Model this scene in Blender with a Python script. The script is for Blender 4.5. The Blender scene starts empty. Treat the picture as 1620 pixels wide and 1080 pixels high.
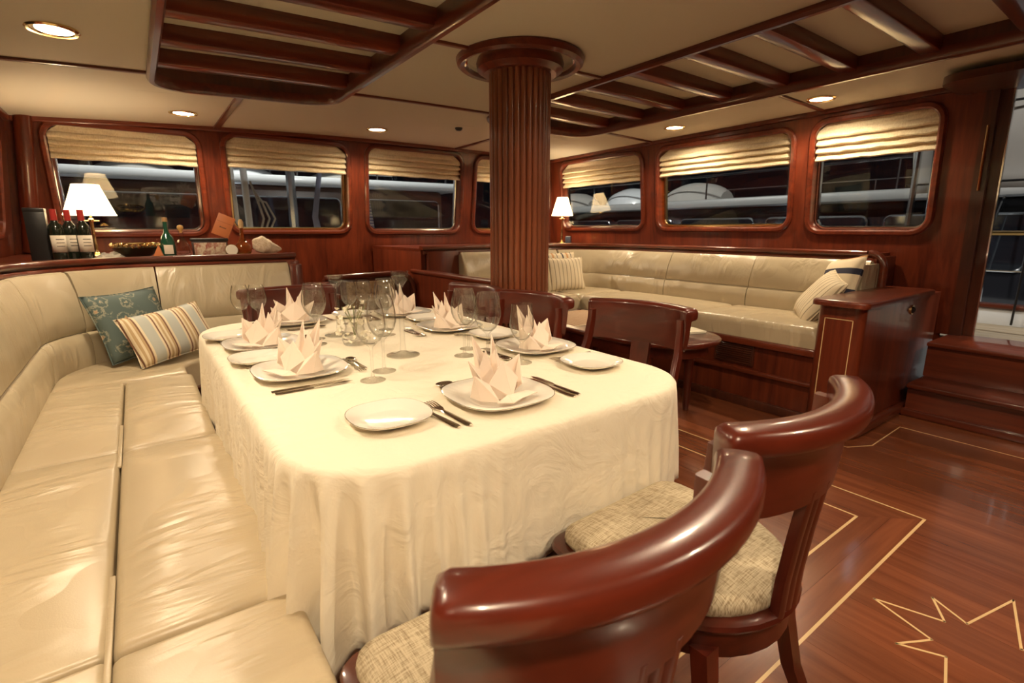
import bpy, bmesh, math, random
from mathutils import Vector, Matrix

# ------------------------------------------------------------------ camera, world, exposure
sc = bpy.context.scene
COL = sc.collection
PI = math.pi
R = math.radians
random.seed(7)

cam_data = bpy.data.cameras.new('camera')
cam = bpy.data.objects.new('camera', cam_data)
COL.objects.link(cam)
right = Vector((0.80709, -0.59043, 0.0))
up = Vector((0.12755, 0.17435, 0.97639))
fwd = Vector((0.57649, 0.78803, -0.21603))
m = Matrix((right, up, -fwd)).transposed().to_4x4()
m.translation = Vector((0, 0, 1.2))
cam.matrix_world = m
cam_data.sensor_width = 36.0
cam_data.lens = 800.0 / 1620.0 * 36.0
cam_data.clip_start = 0.02
cam_data.clip_end = 200
cam_data.dof.use_dof = True
cam_data.dof.focus_distance = 1.7
cam_data.dof.aperture_fstop = 5.0
sc.camera = cam

world = bpy.data.worlds.new('night_sky')
sc.world = world
world.use_nodes = True
wn = world.node_tree.nodes
wn['Background'].inputs[0].default_value = (0.004, 0.0045, 0.006, 1)
wn['Background'].inputs[1].default_value = 0.25

vs = sc.view_settings
vs.view_transform = 'Standard'
vs.look = 'None'
vs.gamma = 1.0
vs.use_curve_mapping = False
vs.exposure = 1.3
sc.cycles.transparent_max_bounces = 40

WARM = (1.0, 0.79, 0.53)
DOWNLIGHT_W = 26.0       # power of each recessed ceiling lamp
LAMP_W = 5.0             # power of each table lamp bulb
ADDED_QUAY_W = 1700.0          # added floodlights that brighten the boats outside

# ------------------------------------------------------------------ materials
MATS = {}
def mat(name, col, rough=0.5, metal=0.0, coat=0.0, spec=0.5, **kw):
    if name in MATS: return MATS[name]
    mt = bpy.data.materials.new(name); mt.use_nodes = True
    b = mt.node_tree.nodes['Principled BSDF']
    b.inputs['Base Color'].default_value = (*col, 1)
    b.inputs['Roughness'].default_value = rough
    b.inputs['Metallic'].default_value = metal
    b.inputs['Coat Weight'].default_value = coat
    b.inputs['Coat Roughness'].default_value = kw.get('coat_rough', 0.08)
    b.inputs['Specular IOR Level'].default_value = spec
    if 'trans' in kw:
        b.inputs['Transmission Weight'].default_value = kw['trans']
        b.inputs['IOR'].default_value = kw.get('ior', 1.45)
    if 'emit' in kw:
        b.inputs['Emission Color'].default_value = (*kw.get('emit_col', col), 1)
        b.inputs['Emission Strength'].default_value = kw['emit']
    if 'sheen' in kw:
        b.inputs['Sheen Weight'].default_value = kw['sheen']
    MATS[name] = mt
    return mt
def nt(mt):
    t = mt.node_tree
    return t, t.nodes, t.links, t.nodes['Principled BSDF']
def coords(N, L, scale, rot=(0, 0, 0), kind='Object'):
    tc = N.new('ShaderNodeTexCoord'); mp = N.new('ShaderNodeMapping')
    mp.inputs['Scale'].default_value = scale; mp.inputs['Rotation'].default_value = rot
    L.new(tc.outputs[kind], mp.inputs['Vector'])
    return mp.outputs['Vector']
def noise(N, L, vec, scale, detail=4, rough=0.55, dist=0.0):
    n = N.new('ShaderNodeTexNoise')
    n.inputs['Scale'].default_value = scale; n.inputs['Detail'].default_value = detail
    n.inputs['Roughness'].default_value = rough; n.inputs['Distortion'].default_value = dist
    L.new(vec, n.inputs['Vector'])
    return n.outputs['Fac']
def ramp(N, L, fac, stops, interp='LINEAR'):
    r = N.new('ShaderNodeValToRGB'); r.color_ramp.interpolation = interp
    e = r.color_ramp.elements
    while len(e) < len(stops): e.new(0.5)
    for k, (p, c) in enumerate(stops):
        e[k].position = p; e[k].color = (*c, 1)
    L.new(fac, r.inputs['Fac'])
    return r.outputs['Color']
def bump(N, L, fac, b, strength=0.2, dist=0.01, prev=None):
    n = N.new('ShaderNodeBump')
    n.inputs['Strength'].default_value = strength; n.inputs['Distance'].default_value = dist
    L.new(fac, n.inputs['Height'])
    if prev is not None: L.new(prev, n.inputs['Normal'])
    L.new(n.outputs['Normal'], b.inputs['Normal'])
    return n.outputs['Normal']

def wood(name, axis, dark=(0.058, 0.0095, 0.0042), light=(0.185, 0.034, 0.012), rough=0.3, coat=0.5, across=26.0, along=1.3):
    if name in MATS: return MATS[name]
    mt = mat(name, light, rough, coat=coat)
    t, N, L, b = nt(mt)
    s = [across, across, across]; s['xyz'.index(axis)] = along
    v = coords(N, L, s)
    n1 = noise(N, L, v, 1.0, 5, 0.6, 0.6)
    v2 = coords(N, L, [q * 0.13 for q in s])
    n2 = noise(N, L, v2, 1.6, 2, 0.5)
    mx = N.new('ShaderNodeMath'); mx.operation = 'MULTIPLY_ADD'
    mx.inputs[1].default_value = 0.6
    ad = N.new('ShaderNodeMath'); ad.operation = 'MULTIPLY'; ad.inputs[1].default_value = 0.42
    L.new(n2, ad.inputs[0]); L.new(n1, mx.inputs[0]); L.new(ad.outputs[0], mx.inputs[2])
    mid = tuple((a + c) / 2 for a, c in zip(dark, light))
    c = ramp(N, L, mx.outputs[0], [(0.34, dark), (0.5, mid), (0.68, light)])
    oi = N.new('ShaderNodeObjectInfo'); hv = N.new('ShaderNodeHueSaturation')
    mr = N.new('ShaderNodeMapRange'); mr.inputs['To Min'].default_value = 0.82; mr.inputs['To Max'].default_value = 1.15
    L.new(oi.outputs['Random'], mr.inputs['Value']); L.new(mr.outputs['Result'], hv.inputs['Value'])
    L.new(c, hv.inputs['Color']); L.new(hv.outputs['Color'], b.inputs['Base Color'])
    return mt

WX, WY, WZ = wood('mahogany_x', 'x'), wood('mahogany_y', 'y'), wood('mahogany_z', 'z')
CHAIRW = wood('chair_mahogany', 'x', (0.038, 0.0048, 0.0026), (0.122, 0.018, 0.0075), 0.30, 0.45, 20, 2.0)
CHAIRZ = wood('chair_mahogany_upright', 'z', (0.038, 0.0048, 0.0026), (0.122, 0.018, 0.0075), 0.30, 0.45, 20, 2.0)
FLOORY = wood('floor_plank_y', 'y', (0.115, 0.030, 0.012), (0.25, 0.078, 0.032), 0.26, 0.4, 22, 1.2)
FLOORX = wood('floor_plank_x', 'x', (0.115, 0.030, 0.012), (0.25, 0.078, 0.032), 0.26, 0.4, 22, 1.2)
MAPLE = mat('maple_inlay', (0.72, 0.50, 0.25), 0.3, coat=0.4)
COLW = wood('column_mahogany', 'z', (0.11, 0.028, 0.012), (0.27, 0.080, 0.034), 0.3, 0.45)
DARKW = wood('dark_mahogany', 'z', (0.035, 0.010, 0.006), (0.10, 0.026, 0.012), 0.3, 0.5)

def fabric_ceiling():
    mt = mat('ceiling_cream_vinyl', (0.52, 0.47, 0.36), 0.75)
    t, N, L, b = nt(mt)
    v = coords(N, L, (1, 1, 1)); bump(N, L, noise(N, L, v, 260, 2), b, 0.08, 0.004)
    return mt
CEIL = fabric_ceiling()

def leather(name, col, wr=(3, 22, 6)):
    mt = mat(name, col, 0.31, spec=0.55)
    t, N, L, b = nt(mt)
    v = coords(N, L, wr)
    n1 = noise(N, L, v, 1.0, 3, 0.5, 1.5)
    mk = N.new('ShaderNodeMapRange'); mk.inputs['From Min'].default_value = 0.42; mk.inputs['From Max'].default_value = 0.68
    L.new(noise(N, L, coords(N, L, (1, 1, 1)), 2.6, 2), mk.inputs['Value'])
    mm = N.new('ShaderNodeMath'); mm.operation = 'MULTIPLY'; L.new(n1, mm.inputs[0]); L.new(mk.outputs['Result'], mm.inputs[1])
    p = bump(N, L, mm.outputs[0], b, 0.5, 0.045)
    v2 = coords(N, L, (1, 1, 1))
    bump(N, L, noise(N, L, v2, 320, 2), b, 0.07, 0.003, p)
    n3 = noise(N, L, coords(N, L, (1, 1, 1)), 2.5, 3)
    c = ramp(N, L, n3, [(0.3, tuple(q * 0.90 for q in col)), (0.7, col)])
    L.new(c, b.inputs['Base Color'])
    return mt
LEATHER = leather('cream_leather', (0.50, 0.41, 0.275), (2.4, 11, 4))
LEATHER2 = leather('cream_leather_back', (0.53, 0.445, 0.305), (8, 8, 2.2))

def cloth():
    mt = mat('white_tablecloth', (0.86, 0.78, 0.63), 0.8, sheen=0.15)
    t, N, L, b = nt(mt)
    v = coords(N, L, (1, 1, 1))
    p = bump(N, L, noise(N, L, v, 7, 4, 0.55, 1.6), b, 0.42, 0.025)
    bump(N, L, noise(N, L, v, 420, 2), b, 0.06, 0.002, p)
    return mt
CLOTH = cloth()
NAPK = mat('ivory_napkin', (0.88, 0.75, 0.64), 0.85, sheen=0.1)
PORC = mat('white_porcelain', (0.86, 0.82, 0.74), 0.12, coat=0.4)
SILVER = mat('polished_silver', (0.80, 0.76, 0.70), 0.12, 1.0)
CHROME = mat('chrome', (0.82, 0.82, 0.82), 0.1, 1.0)
BRASS = mat('polished_brass', (0.83, 0.62, 0.30), 0.16, 1.0)
def thin_glass():
    mt = bpy.data.materials.new('clear_glass'); mt.use_nodes = True
    N = mt.node_tree.nodes; L = mt.node_tree.links
    N.remove(N['Principled BSDF'])
    lw = N.new('ShaderNodeLayerWeight'); lw.inputs['Blend'].default_value = 0.5
    tr = N.new('ShaderNodeBsdfTransparent')
    L.new(ramp(N, L, lw.outputs['Facing'], [(0.0, (0.985, 0.985, 0.98)), (0.5, (0.965, 0.965, 0.955)), (0.8, (0.80, 0.79, 0.76)), (1.0, (0.34, 0.32, 0.29))]), tr.inputs[0])  # tint darkens towards the edges, standing in for refraction
    gl = N.new('ShaderNodeBsdfGlossy'); gl.inputs['Roughness'].default_value = 0.03
    fc = ramp(N, L, lw.outputs['Facing'], [(0.0, (0.05,) * 3), (0.5, (0.09,) * 3), (0.8, (0.28,) * 3), (1.0, (0.9,) * 3)])
    mx = N.new('ShaderNodeMixShader')
    L.new(fc, mx.inputs[0]); L.new(tr.outputs[0], mx.inputs[1]); L.new(gl.outputs[0], mx.inputs[2])
    L.new(mx.outputs[0], N['Material Output'].inputs['Surface'])
    MATS['clear_glass'] = mt
    return mt
GLASS = thin_glass()

def pane_glass():
    mt = bpy.data.materials.new('window_glass'); mt.use_nodes = True
    N = mt.node_tree.nodes; L = mt.node_tree.links
    N.remove(N['Principled BSDF'])
    tr = N.new('ShaderNodeBsdfTransparent'); tr.inputs[0].default_value = (0.86, 0.88, 0.88, 1)
    gl = N.new('ShaderNodeBsdfGlossy'); gl.inputs['Roughness'].default_value = 0.0
    lf = N.new('ShaderNodeLayerWeight'); lf.inputs['Blend'].default_value = 0.5
    fc = ramp(N, L, lf.outputs['Facing'], [(0.0, (0.04,) * 3), (0.55, (0.07,) * 3), (0.82, (0.22,) * 3), (1.0, (0.85,) * 3)])
    mx = N.new('ShaderNodeMixShader')
    L.new(fc, mx.inputs[0]); L.new(tr.outputs[0], mx.inputs[1]); L.new(gl.outputs[0], mx.inputs[2])
    L.new(mx.outputs[0], N['Material Output'].inputs['Surface'])
    MATS['window_glass'] = mt
    return mt
PANE = pane_glass()

def linen(name, a, bcol, scale=1.0):
    mt = mat(name, a, 0.85)
    t, N, L, b = nt(mt)
    v1 = coords(N, L, (14 * scale, 260 * scale, 60)); v2 = coords(N, L, (260 * scale, 14 * scale, 60))
    n1 = noise(N, L, v1, 1, 3, 0.6); n2 = noise(N, L, v2, 1, 3, 0.6)
    ad = N.new('ShaderNodeMath'); ad.operation = 'ADD'; L.new(n1, ad.inputs[0]); L.new(n2, ad.inputs[1])
    ml = N.new('ShaderNodeMath'); ml.operation = 'MULTIPLY'; ml.inputs[1].default_value = 0.5; L.new(ad.outputs[0], ml.inputs[0])
    c = ramp(N, L, ml.outputs[0], [(0.40, bcol), (0.55, a)])
    L.new(c, b.inputs['Base Color'])
    bump(N, L, ml.outputs[0], b, 0.25, 0.003)
    return mt
LINEN = linen('seat_linen', (0.56, 0.48, 0.34), (0.27, 0.20, 0.12), 1.9)
BLIND = linen('blind_linen', (0.74, 0.64, 0.45), (0.60, 0.48, 0.31), 0.5)

def stripes(name, stops, scale, axis='x'):
    mt = mat(name, (1, 1, 1), 0.85)
    t, N, L, b = nt(mt)
    tc = N.new('ShaderNodeTexCoord'); sp = N.new('ShaderNodeSeparateXYZ'); L.new(tc.outputs['Object'], sp.inputs[0])
    ml = N.new('ShaderNodeMath'); ml.operation = 'MULTIPLY_ADD'; ml.inputs[1].default_value = scale; ml.inputs[2].default_value = 20.0
    L.new(sp.outputs[axis.upper()], ml.inputs[0])
    fr = N.new('ShaderNodeMath'); fr.operation = 'FRACT'; L.new(ml.outputs[0], fr.inputs[0])
    L.new(ramp(N, L, fr.outputs[0], stops, 'CONSTANT'), b.inputs['Base Color'])
    v = coords(N, L, (1, 1, 1)); bump(N, L, noise(N, L, v, 300, 2), b, 0.15, 0.003)
    return mt
CR = (0.72, 0.62, 0.45); BL = (0.46, 0.48, 0.45); BR = (0.20, 0.10, 0.06); TN = (0.50, 0.36, 0.20); NV = (0.02, 0.022, 0.05); OR = (0.62, 0.33, 0.15)
STR_A = stripes('blue_brown_stripe', [(0, BL), (0.28, CR), (0.36, BR), (0.42, CR), (0.50, TN), (0.58, CR), (0.66, TN), (0.74, BR), (0.80, CR), (0.88, BL)], 7.5)
STR_B = stripes('fine_stripe', [(0, CR), (0.55, (0.30, 0.24, 0.16)), (0.72, CR)], 24)
STR_C = stripes('navy_orange_stripe', [(0, CR), (0.22, NV), (0.32, CR), (0.52, OR), (0.66, CR), (0.84, NV), (0.88, CR)], 6.0)
STR_D = stripes('navy_band', [(0, CR), (0.18, NV), (0.30, CR), (0.52, OR), (0.62, CR), (0.78, NV), (0.90, CR)], 2.8, 'z')
def floral():
    mt = mat('teal_floral', (0.13, 0.20, 0.19), 0.8)
    t, N, L, b = nt(mt)
    v = coords(N, L, (1, 1, 1))
    vo = N.new('ShaderNodeTexVoronoi'); vo.inputs['Scale'].default_value = 13; L.new(v, vo.inputs['Vector'])
    n = noise(N, L, v, 22, 3, 0.6, 2.0)
    ad = N.new('ShaderNodeMath'); ad.operation = 'MULTIPLY_ADD'; ad.inputs[1].default_value = 0.7
    L.new(n, ad.inputs[0]); L.new(vo.outputs['Distance'], ad.inputs[2])
    c = ramp(N, L, ad.outputs[0], [(0.40, (0.42, 0.27, 0.16)), (0.47, (0.36, 0.34, 0.25)), (0.53, (0.085, 0.12, 0.115)), (0.68, (0.07, 0.105, 0.10)), (0.76, (0.30, 0.30, 0.23)), (0.84, (0.085, 0.12, 0.115))])
    L.new(c, b.inputs['Base Color'])
    return mt
FLORAL = floral()
LENS = mat('downlight_lens', (1, 0.9, 0.7), 0.4, emit=22.0, emit_col=(1.0, 0.80, 0.52))
BLACK = mat('black_satin', (0.012, 0.011, 0.011), 0.35)
def mottled(name, a, bcol, scale=20):
    mt = mat(name, a, 0.7); t, N, L, b = nt(mt)
    L.new(ramp(N, L, noise(N, L, coords(N, L, (1, 1, 1)), scale, 4, 0.7, 1.0), [(0.35, bcol), (0.6, a)]), b.inputs['Base Color'])
    return mt

# ------------------------------------------------------------------ mesh helpers
def build(name, verts, faces, mt, parent=None, smooth=True, angle=38, world_space=False):
    me = bpy.data.meshes.new(name)
    off = Vector((0, 0, 0))
    if world_space and parent is not None:
        off = parent.location if parent.parent is None else parent.location + parent.parent.location
    me.from_pydata([tuple(Vector(v) - off) for v in verts], [], faces)
    bm = bmesh.new(); bm.from_mesh(me)
    bmesh.ops.recalc_face_normals(bm, faces=bm.faces)
    bm.to_mesh(me); bm.free()
    if smooth:
        me.polygons.foreach_set('use_smooth', [True] * len(me.polygons))
        me.set_sharp_from_angle(angle=R(angle))
    me.materials.append(mt)
    o = bpy.data.objects.new(name, me); COL.objects.link(o)
    if parent is not None: o.parent = parent
    return o
class MB:
    def __init__(s): s.v = []; s.f = []
    def add(s, v, f):
        k = len(s.v); s.v += [tuple(q) for q in v]; s.f += [tuple(i + k for i in t) for t in f]
    def build(s, name, mt, parent=None, **kw): return build(name, s.v, s.f, mt, parent, **kw)
    def xf(s, M):
        s.v = [tuple(M @ Vector(q)) for q in s.v]; return s
    def box(s, x0, x1, y0, y1, z0, z1, r=0.0):
        if r <= 0:
            v = [(x, y, z) for z in (z0, z1) for y in (y0, y1) for x in (x0, x1)]
            f = [(0, 1, 3, 2), (4, 6, 7, 5), (0, 4, 5, 1), (2, 3, 7, 6), (0, 2, 6, 4), (1, 5, 7, 3)]
            s.add(v, f); return s
        bm = bmesh.new(); bmesh.ops.create_cube(bm, size=1)
        for q in bm.verts:
            q.co = Vector(((x0 + x1) / 2 + q.co.x * (x1 - x0), (y0 + y1) / 2 + q.co.y * (y1 - y0), (z0 + z1) / 2 + q.co.z * (z1 - z0)))
        bmesh.ops.bevel(bm, geom=list(bm.edges), offset=r, segments=2, affect='EDGES', profile=0.5)
        bm.verts.index_update()
        s.add([q.co[:] for q in bm.verts], [[q.index for q in f.verts] for f in bm.faces]); bm.free()
        return s
    def lathe(s, prof, n=24, c=(0, 0, 0), closed=False):
        v = []; f = []
        for (r, z) in prof:
            for k in range(n):
                a = 2 * PI * k / n; v.append((c[0] + r * math.cos(a), c[1] + r * math.sin(a), c[2] + z))
        mlen = len(prof)
        for i in range(mlen - 1 if not closed else mlen):
            j = (i + 1) % mlen
            for k in range(n):
                q = (k + 1) % n
                f.append((i * n + k, i * n + q, j * n + q, j * n + k))
        if not closed:
            if prof[0][0] > 1e-5: f.append(tuple(range(n)))
            if prof[-1][0] > 1e-5: f.append(tuple((mlen - 1) * n + k for k in range(n)))
        s.add(v, f); return s
    def sweep(s, prof, path, closed=False, caps=True, up=(0, 0, 1), soft=0.0):
        # prof: closed list of (n, z); path: list of 3D points; n goes to the left of travel
        P = [Vector(p) for p in path]; n = len(P); v = []; f = []; k = len(prof)
        U = Vector(up); sca = [1.0] * n
        if soft > 0:
            d0 = (P[0] - P[1]).normalized(); d1 = (P[-1] - P[-2]).normalized()
            P = [P[0] + d0 * soft, P[0] + d0 * soft * 0.75] + P + [P[-1] + d1 * soft * 0.75, P[-1] + d1 * soft]; n = len(P)
            sca = [0.70, 0.90] + [1.0] * (n - 4) + [0.90, 0.70]
        cn_ = sum(q[0] for q in prof) / k; cz_ = sum(q[1] for q in prof) / k
        for i in range(n):
            if closed: a = P[(i - 1) % n]; b = P[(i + 1) % n]
            else: a = P[max(i - 1, 0)]; b = P[min(i + 1, n - 1)]
            if not closed and 0 < i < n - 1 or closed:
                d1 = (P[i] - a).normalized(); d2 = (b - P[i]).normalized(); t = (d1 + d2).normalized()
                sc_ = 1 / max(0.35, math.sqrt((1 + d1.dot(d2)) / 2))
            else: t = (b - a).normalized(); sc_ = 1
            left = U.cross(t).normalized(); upv = t.cross(left).normalized()
            for (pn, pz) in prof:
                e_ = sca[i]; pn = cn_ + (pn - cn_) * e_; pz = cz_ + (pz - cz_) * e_
                v.append(P[i] + left * pn * sc_ + upv * pz)
        for i in range(n if closed else n - 1):
            j = (i + 1) % n
            for q in range(k):
                w = (q + 1) % k; f.append((i * k + q, i * k + w, j * k + w, j * k + q))
        if not closed and caps:
            f.append(tuple(range(k))); f.append(tuple((n - 1) * k + q for q in range(k)))
        s.add(v, f); return s
    def tube(s, path, r, n=8, closed=False):
        rs = r if isinstance(r, (list, tuple)) else [r] * len(path)
        P = [Vector(p) for p in path]; v = []; f = []; m_ = len(P); prev = None
        for i in range(m_):
            a = P[(i - 1) % m_] if closed else P[max(i - 1, 0)]; b = P[(i + 1) % m_] if closed else P[min(i + 1, m_ - 1)]
            t = (b - a).normalized()
            if prev is None:
                h = Vector((0, 0, 1)) if abs(t.z) < 0.9 else Vector((1, 0, 0)); u = t.cross(h).normalized()
            else: u = (prev - t * prev.dot(t)).normalized()
            prev = u; w = t.cross(u)
            for k in range(n):
                g = 2 * PI * k / n; v.append(P[i] + (u * math.cos(g) + w * math.sin(g)) * rs[i])
        for i in range(m_ if closed else m_ - 1):
            j = (i + 1) % m_
            for k in range(n):
                q = (k + 1) % n; f.append((i * n + k, i * n + q, j * n + q, j * n + k))
        if not closed: f.append(tuple(range(n))); f.append(tuple((m_ - 1) * n + k for k in range(n)))
        s.add(v, f); return s
    def prism(s, pts, z0, z1):
        n = len(pts)
        v = [(x, y, z0) for x, y in pts] + [(x, y, z1) for x, y in pts]
        f = [tuple(range(n)), tuple(range(n, 2 * n))] + [(k, (k + 1) % n, n + (k + 1) % n, n + k) for k in range(n)]
        s.add(v, f); return s
    def pad(s, w, l, h, r=0.04, crown=0.015, n=14, puff=0.0, tmat=None):
        # upholstered pad, base centred on origin in x,y from z=0 to h
        def ts(L_):
            a = [0, .08, .3, .65, 1.0]
            e = [q * r for q in a]; mid = [r + (L_ - 2 * r) * k / n for k in range(1, n)]
            return e + mid + [L_ - q for q in reversed(e)]
        X = ts(w); Y = ts(l); v = []; f = []
        def drop(d):
            d = min(d, r); return r - math.sqrt(max(0, r * r - (r - d) ** 2))
        nx, ny = len(X), len(Y)
        for j, y in enumerate(Y):
            for i, x in enumerate(X):
                u = 2 * x / w - 1; q = 2 * y / l - 1
                z = h - drop(min(x, w - x)) - drop(min(y, l - y)) + crown * (1 - u * u) * (1 - q * q)
                v.append((x - w / 2, y - l / 2, max(z, 0.0)))
        for j in range(ny - 1):
            for i in range(nx - 1): f.append((j * nx + i, j * nx + i + 1, (j + 1) * nx + i + 1, (j + 1) * nx + i))
        ring = [i for i in range(nx)] + [j * nx + nx - 1 for j in range(1, ny)] + [(ny - 1) * nx + i for i in range(nx - 2, -1, -1)] + [j * nx for j in range(ny - 2, 0, -1)]
        k0 = len(v)
        for i in ring: v.append((v[i][0], v[i][1], 0.0))
        q = len(ring)
        for k in range(q): f.append((ring[k], ring[(k + 1) % q], k0 + (k + 1) % q, k0 + k))
        f.append(tuple(k0 + k for k in range(q)))
        if tmat is not None: v = [tmat @ Vector(p) for p in v]
        s.add(v, f); return s

def rrect(x0, x1, y0, y1, r, seg=6):
    pts = []
    for cx, cy, a0 in ((x1 - r, y1 - r, 0), (x0 + r, y1 - r, 90), (x0 + r, y0 + r, 180), (x1 - r, y0 + r, 270)):
        for k in range(seg + 1):
            a = R(a0 + 90 * k / seg); pts.append((cx + r * math.cos(a), cy + r * math.sin(a)))
    return pts
def arc(cx, cy, r, a0, a1, n): return [(cx + r * math.cos(R(a0 + (a1 - a0) * k / n)), cy + r * math.sin(R(a0 + (a1 - a0) * k / n))) for k in range(n + 1)]
def round_prof(w, h, r, seg=3, n0=0.0, z0=0.0): return rrect(n0, n0 + w, z0, z0 + h, r, seg)

def thing(name, label, cat, loc=(0, 0, 0), rotz=0.0, group=None):
    o = bpy.data.objects.new(name, None); COL.objects.link(o)
    o.location = loc; o.rotation_euler = (0, 0, rotz); o.empty_display_size = 0.05
    return tag(o, label, cat, group)
def tag(o, label=None, cat=None, group=None, kind=None):
    if label: o['label'] = label
    if cat: o['category'] = cat
    if group: o['group'] = group
    if kind: o['kind'] = kind
    return o
def struct(name, mb, mt, label=None, **kw):
    o = mb.build(name, mt, **kw); o['kind'] = 'structure'
    o['label'] = label or name.replace('_', ' ') ; return o
def sempty(name, label=None):
    o = bpy.data.objects.new(name, None); COL.objects.link(o); o['kind'] = 'structure'
    o['label'] = label or name.replace('_', ' '); return o
def dup(root, loc, rotz=None, label=None, group=None):
    r = root.copy(); COL.objects.link(r); r.location = loc
    if rotz is not None: r.rotation_euler = (0, 0, rotz)
    if label: r['label'] = label
    if group: r['group'] = group
    for ch in list(root.children):
        c = ch.copy(); COL.objects.link(c); c.parent = r
        for g in ch.children:
            d = g.copy(); COL.objects.link(d); d.parent = c
    return r
def share(o, name, parent, loc=(0, 0, 0), rot=(0, 0, 0)):
    c = o.copy(); COL.objects.link(c); c.parent = parent; c.location = loc; c.rotation_euler = rot; c.name = name
    return c

# ------------------------------------------------------------------ the room shell
def zc(x, y): return 2.11 - 0.009 * (x - 2.7) ** 2 + 0.01 * (5.2 - y)
def WF(s, z, d=0.0): return (s, 5.45 - 0.12 * (z - 1.2) + d, z)          # forward wall
def WS(s, z, d=0.0): return (4.60 - 0.11 * (z - 1.2) + d, s, z)          # starboard wall
def WP(s, z, d=0.0): return (-0.74 + 0.11 * (z - 1.2) - d, s, z)         # port wall
def WB(s, z, d=0.0): return (s, -2.2 - d, z)                             # aft wall
def CL(x, y, d=0.0): return (x, y, zc(x, y) + d)

def ring(mb, mp, rect, r, prof, seg=6):
    loops = []
    for (o, d) in prof:
        pts = rrect(rect[0] - o, rect[1] + o, rect[2] - o, rect[3] + o, max(0.004, r + o), seg)
        loops.append([mp(a, b, d) for a, b in pts])
    n = len(loops[0]); k = len(loops); v = [p for l in loops for p in l]; f = []
    for i in range(k):
        j = (i + 1) % k
        for q in range(n):
            w = (q + 1) % n; f.append((i * n + q, i * n + w, j * n + w, j * n + q))
    mb.add(v, f)
def open_ring(mb, mp, rect, r, prof, seg=6):
    loops = [[mp(a, b, d) for a, b in rrect(rect[0] - o, rect[1] + o, rect[2] - o, rect[3] + o, max(0.004, r + o), seg)] for (o, d) in prof]
    n = len(loops[0]); v = [p for l in loops for p in l]; f = []
    for i in range(len(loops) - 1):
        for q in range(n):
            w = (q + 1) % n; f.append((i * n + q, i * n + w, (i + 1) * n + w, (i + 1) * n + q))
    mb.add(v, f)
def holed(mb, mp, cell, rect, r, seg=6):
    X0, X1, Y0, Y1 = cell; x0, x1, y0, y1 = rect
    inner = rrect(x0, x1, y0, y1, r, seg); outer = []
    for q in range(4):
        for k in range(seg + 1):
            t = 2 * k / seg
            if q == 0: p = (X1, (y1 - r) + (Y1 - y1 + r) * t) if t <= 1 else (X1 + (x1 - r - X1) * (t - 1), Y1)
            elif q == 1: p = ((x0 + r) + (X0 - x0 - r) * t, Y1) if t <= 1 else (X0, Y1 + (y1 - r - Y1) * (t - 1))
            elif q == 2: p = (X0, (y0 + r) + (Y0 - y0 - r) * t) if t <= 1 else (X0 + (x0 + r - X0) * (t - 1), Y0)
            else: p = ((x1 - r) + (X1 - x1 + r) * t, Y0) if t <= 1 else (X1, Y0 + (y0 + r - Y0) * (t - 1))
            outer.append(p)
    n = len(inner); v = [mp(a, b) for a, b in inner] + [mp(a, b) for a, b in outer]
    mb.add(v, [(k, (k + 1) % n, n + (k + 1) % n, n + k) for k in range(n)])
def quadpatch(mb, mp, a0, a1, b0, b1, na=1, nb=1):
    v = [mp(a0 + (a1 - a0) * i / na, b0 + (b1 - b0) * j / nb) for j in range(nb + 1) for i in range(na + 1)]
    f = [(j * (na + 1) + i, j * (na + 1) + i + 1, (j + 1) * (na + 1) + i + 1, (j + 1) * (na + 1) + i) for j in range(nb) for i in range(na)]
    mb.add(v, f)

# windows: (s0, s1, z0, z1) of the clear hole
TR = 0.035
FW = [(-0.45, 0.54, 1.17, 1.985), (0.75, 1.845, 1.185, 2.015), (2.06, 3.185, 1.18, 2.035), (3.395, 4.36, 1.18, 2.03)]
SW = [(1.245, 2.05, 1.19, 2.02), (2.225, 3.585, 1.215, 2.00), (3.815, 5.10, 1.215, 2.00)]
PW = [(4.05, 4.98, 1.17, 1.92), (2.45, 3.75, 1.17, 1.92), (0.6, 2.1, 1.17, 1.92)]
RC = 0.10

mb = MB()
bounds = [-0.9, 0.645, 1.95, 3.29, 4.75]
for k, w in enumerate(FW): holed(mb, WF, (bounds[k], bounds[k + 1], 1.06, 2.2), w, RC)
quadpatch(mb, WF, -0.9, 4.75, 0, 1.06)
wall_f = struct('wall_forward', mb, WZ, 'mahogany forward wall with four windows', smooth=False)
mb = MB()
bounds = [1.08, 2.14, 3.70, 5.5]
for k, w in enumerate(SW): holed(mb, WS, (bounds[k], bounds[k + 1], 1.06, 2.25), w, RC)
quadpatch(mb, WS, 1.08, 5.5, 0, 1.06)
quadpatch(mb, WS, -0.45, -2.3, 0, 2.3)
wall_s = struct('wall_starboard', mb, WZ, 'mahogany starboard wall with three windows and a doorway', smooth=False)
mb = MB()
bounds = [5.5, 3.9, 2.28, 0.35]
for k, w in enumerate(PW): holed(mb, WP, (bounds[k + 1], bounds[k], 1.06, 2.2), w, RC)
quadpatch(mb, WP, 0.35, 5.5, 0, 1.06); quadpatch(mb, WP, -2.3, 0.35, 0, 2.2)
wall_p = struct('wall_port', mb, WZ, 'mahogany port wall with windows', smooth=False)
mb = MB(); quadpatch(mb, WB, -0.9, 4.75, 0, 2.3)
wall_b = struct('wall_aft', mb, WZ, 'plain mahogany aft wall behind the viewer', smooth=False)

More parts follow.
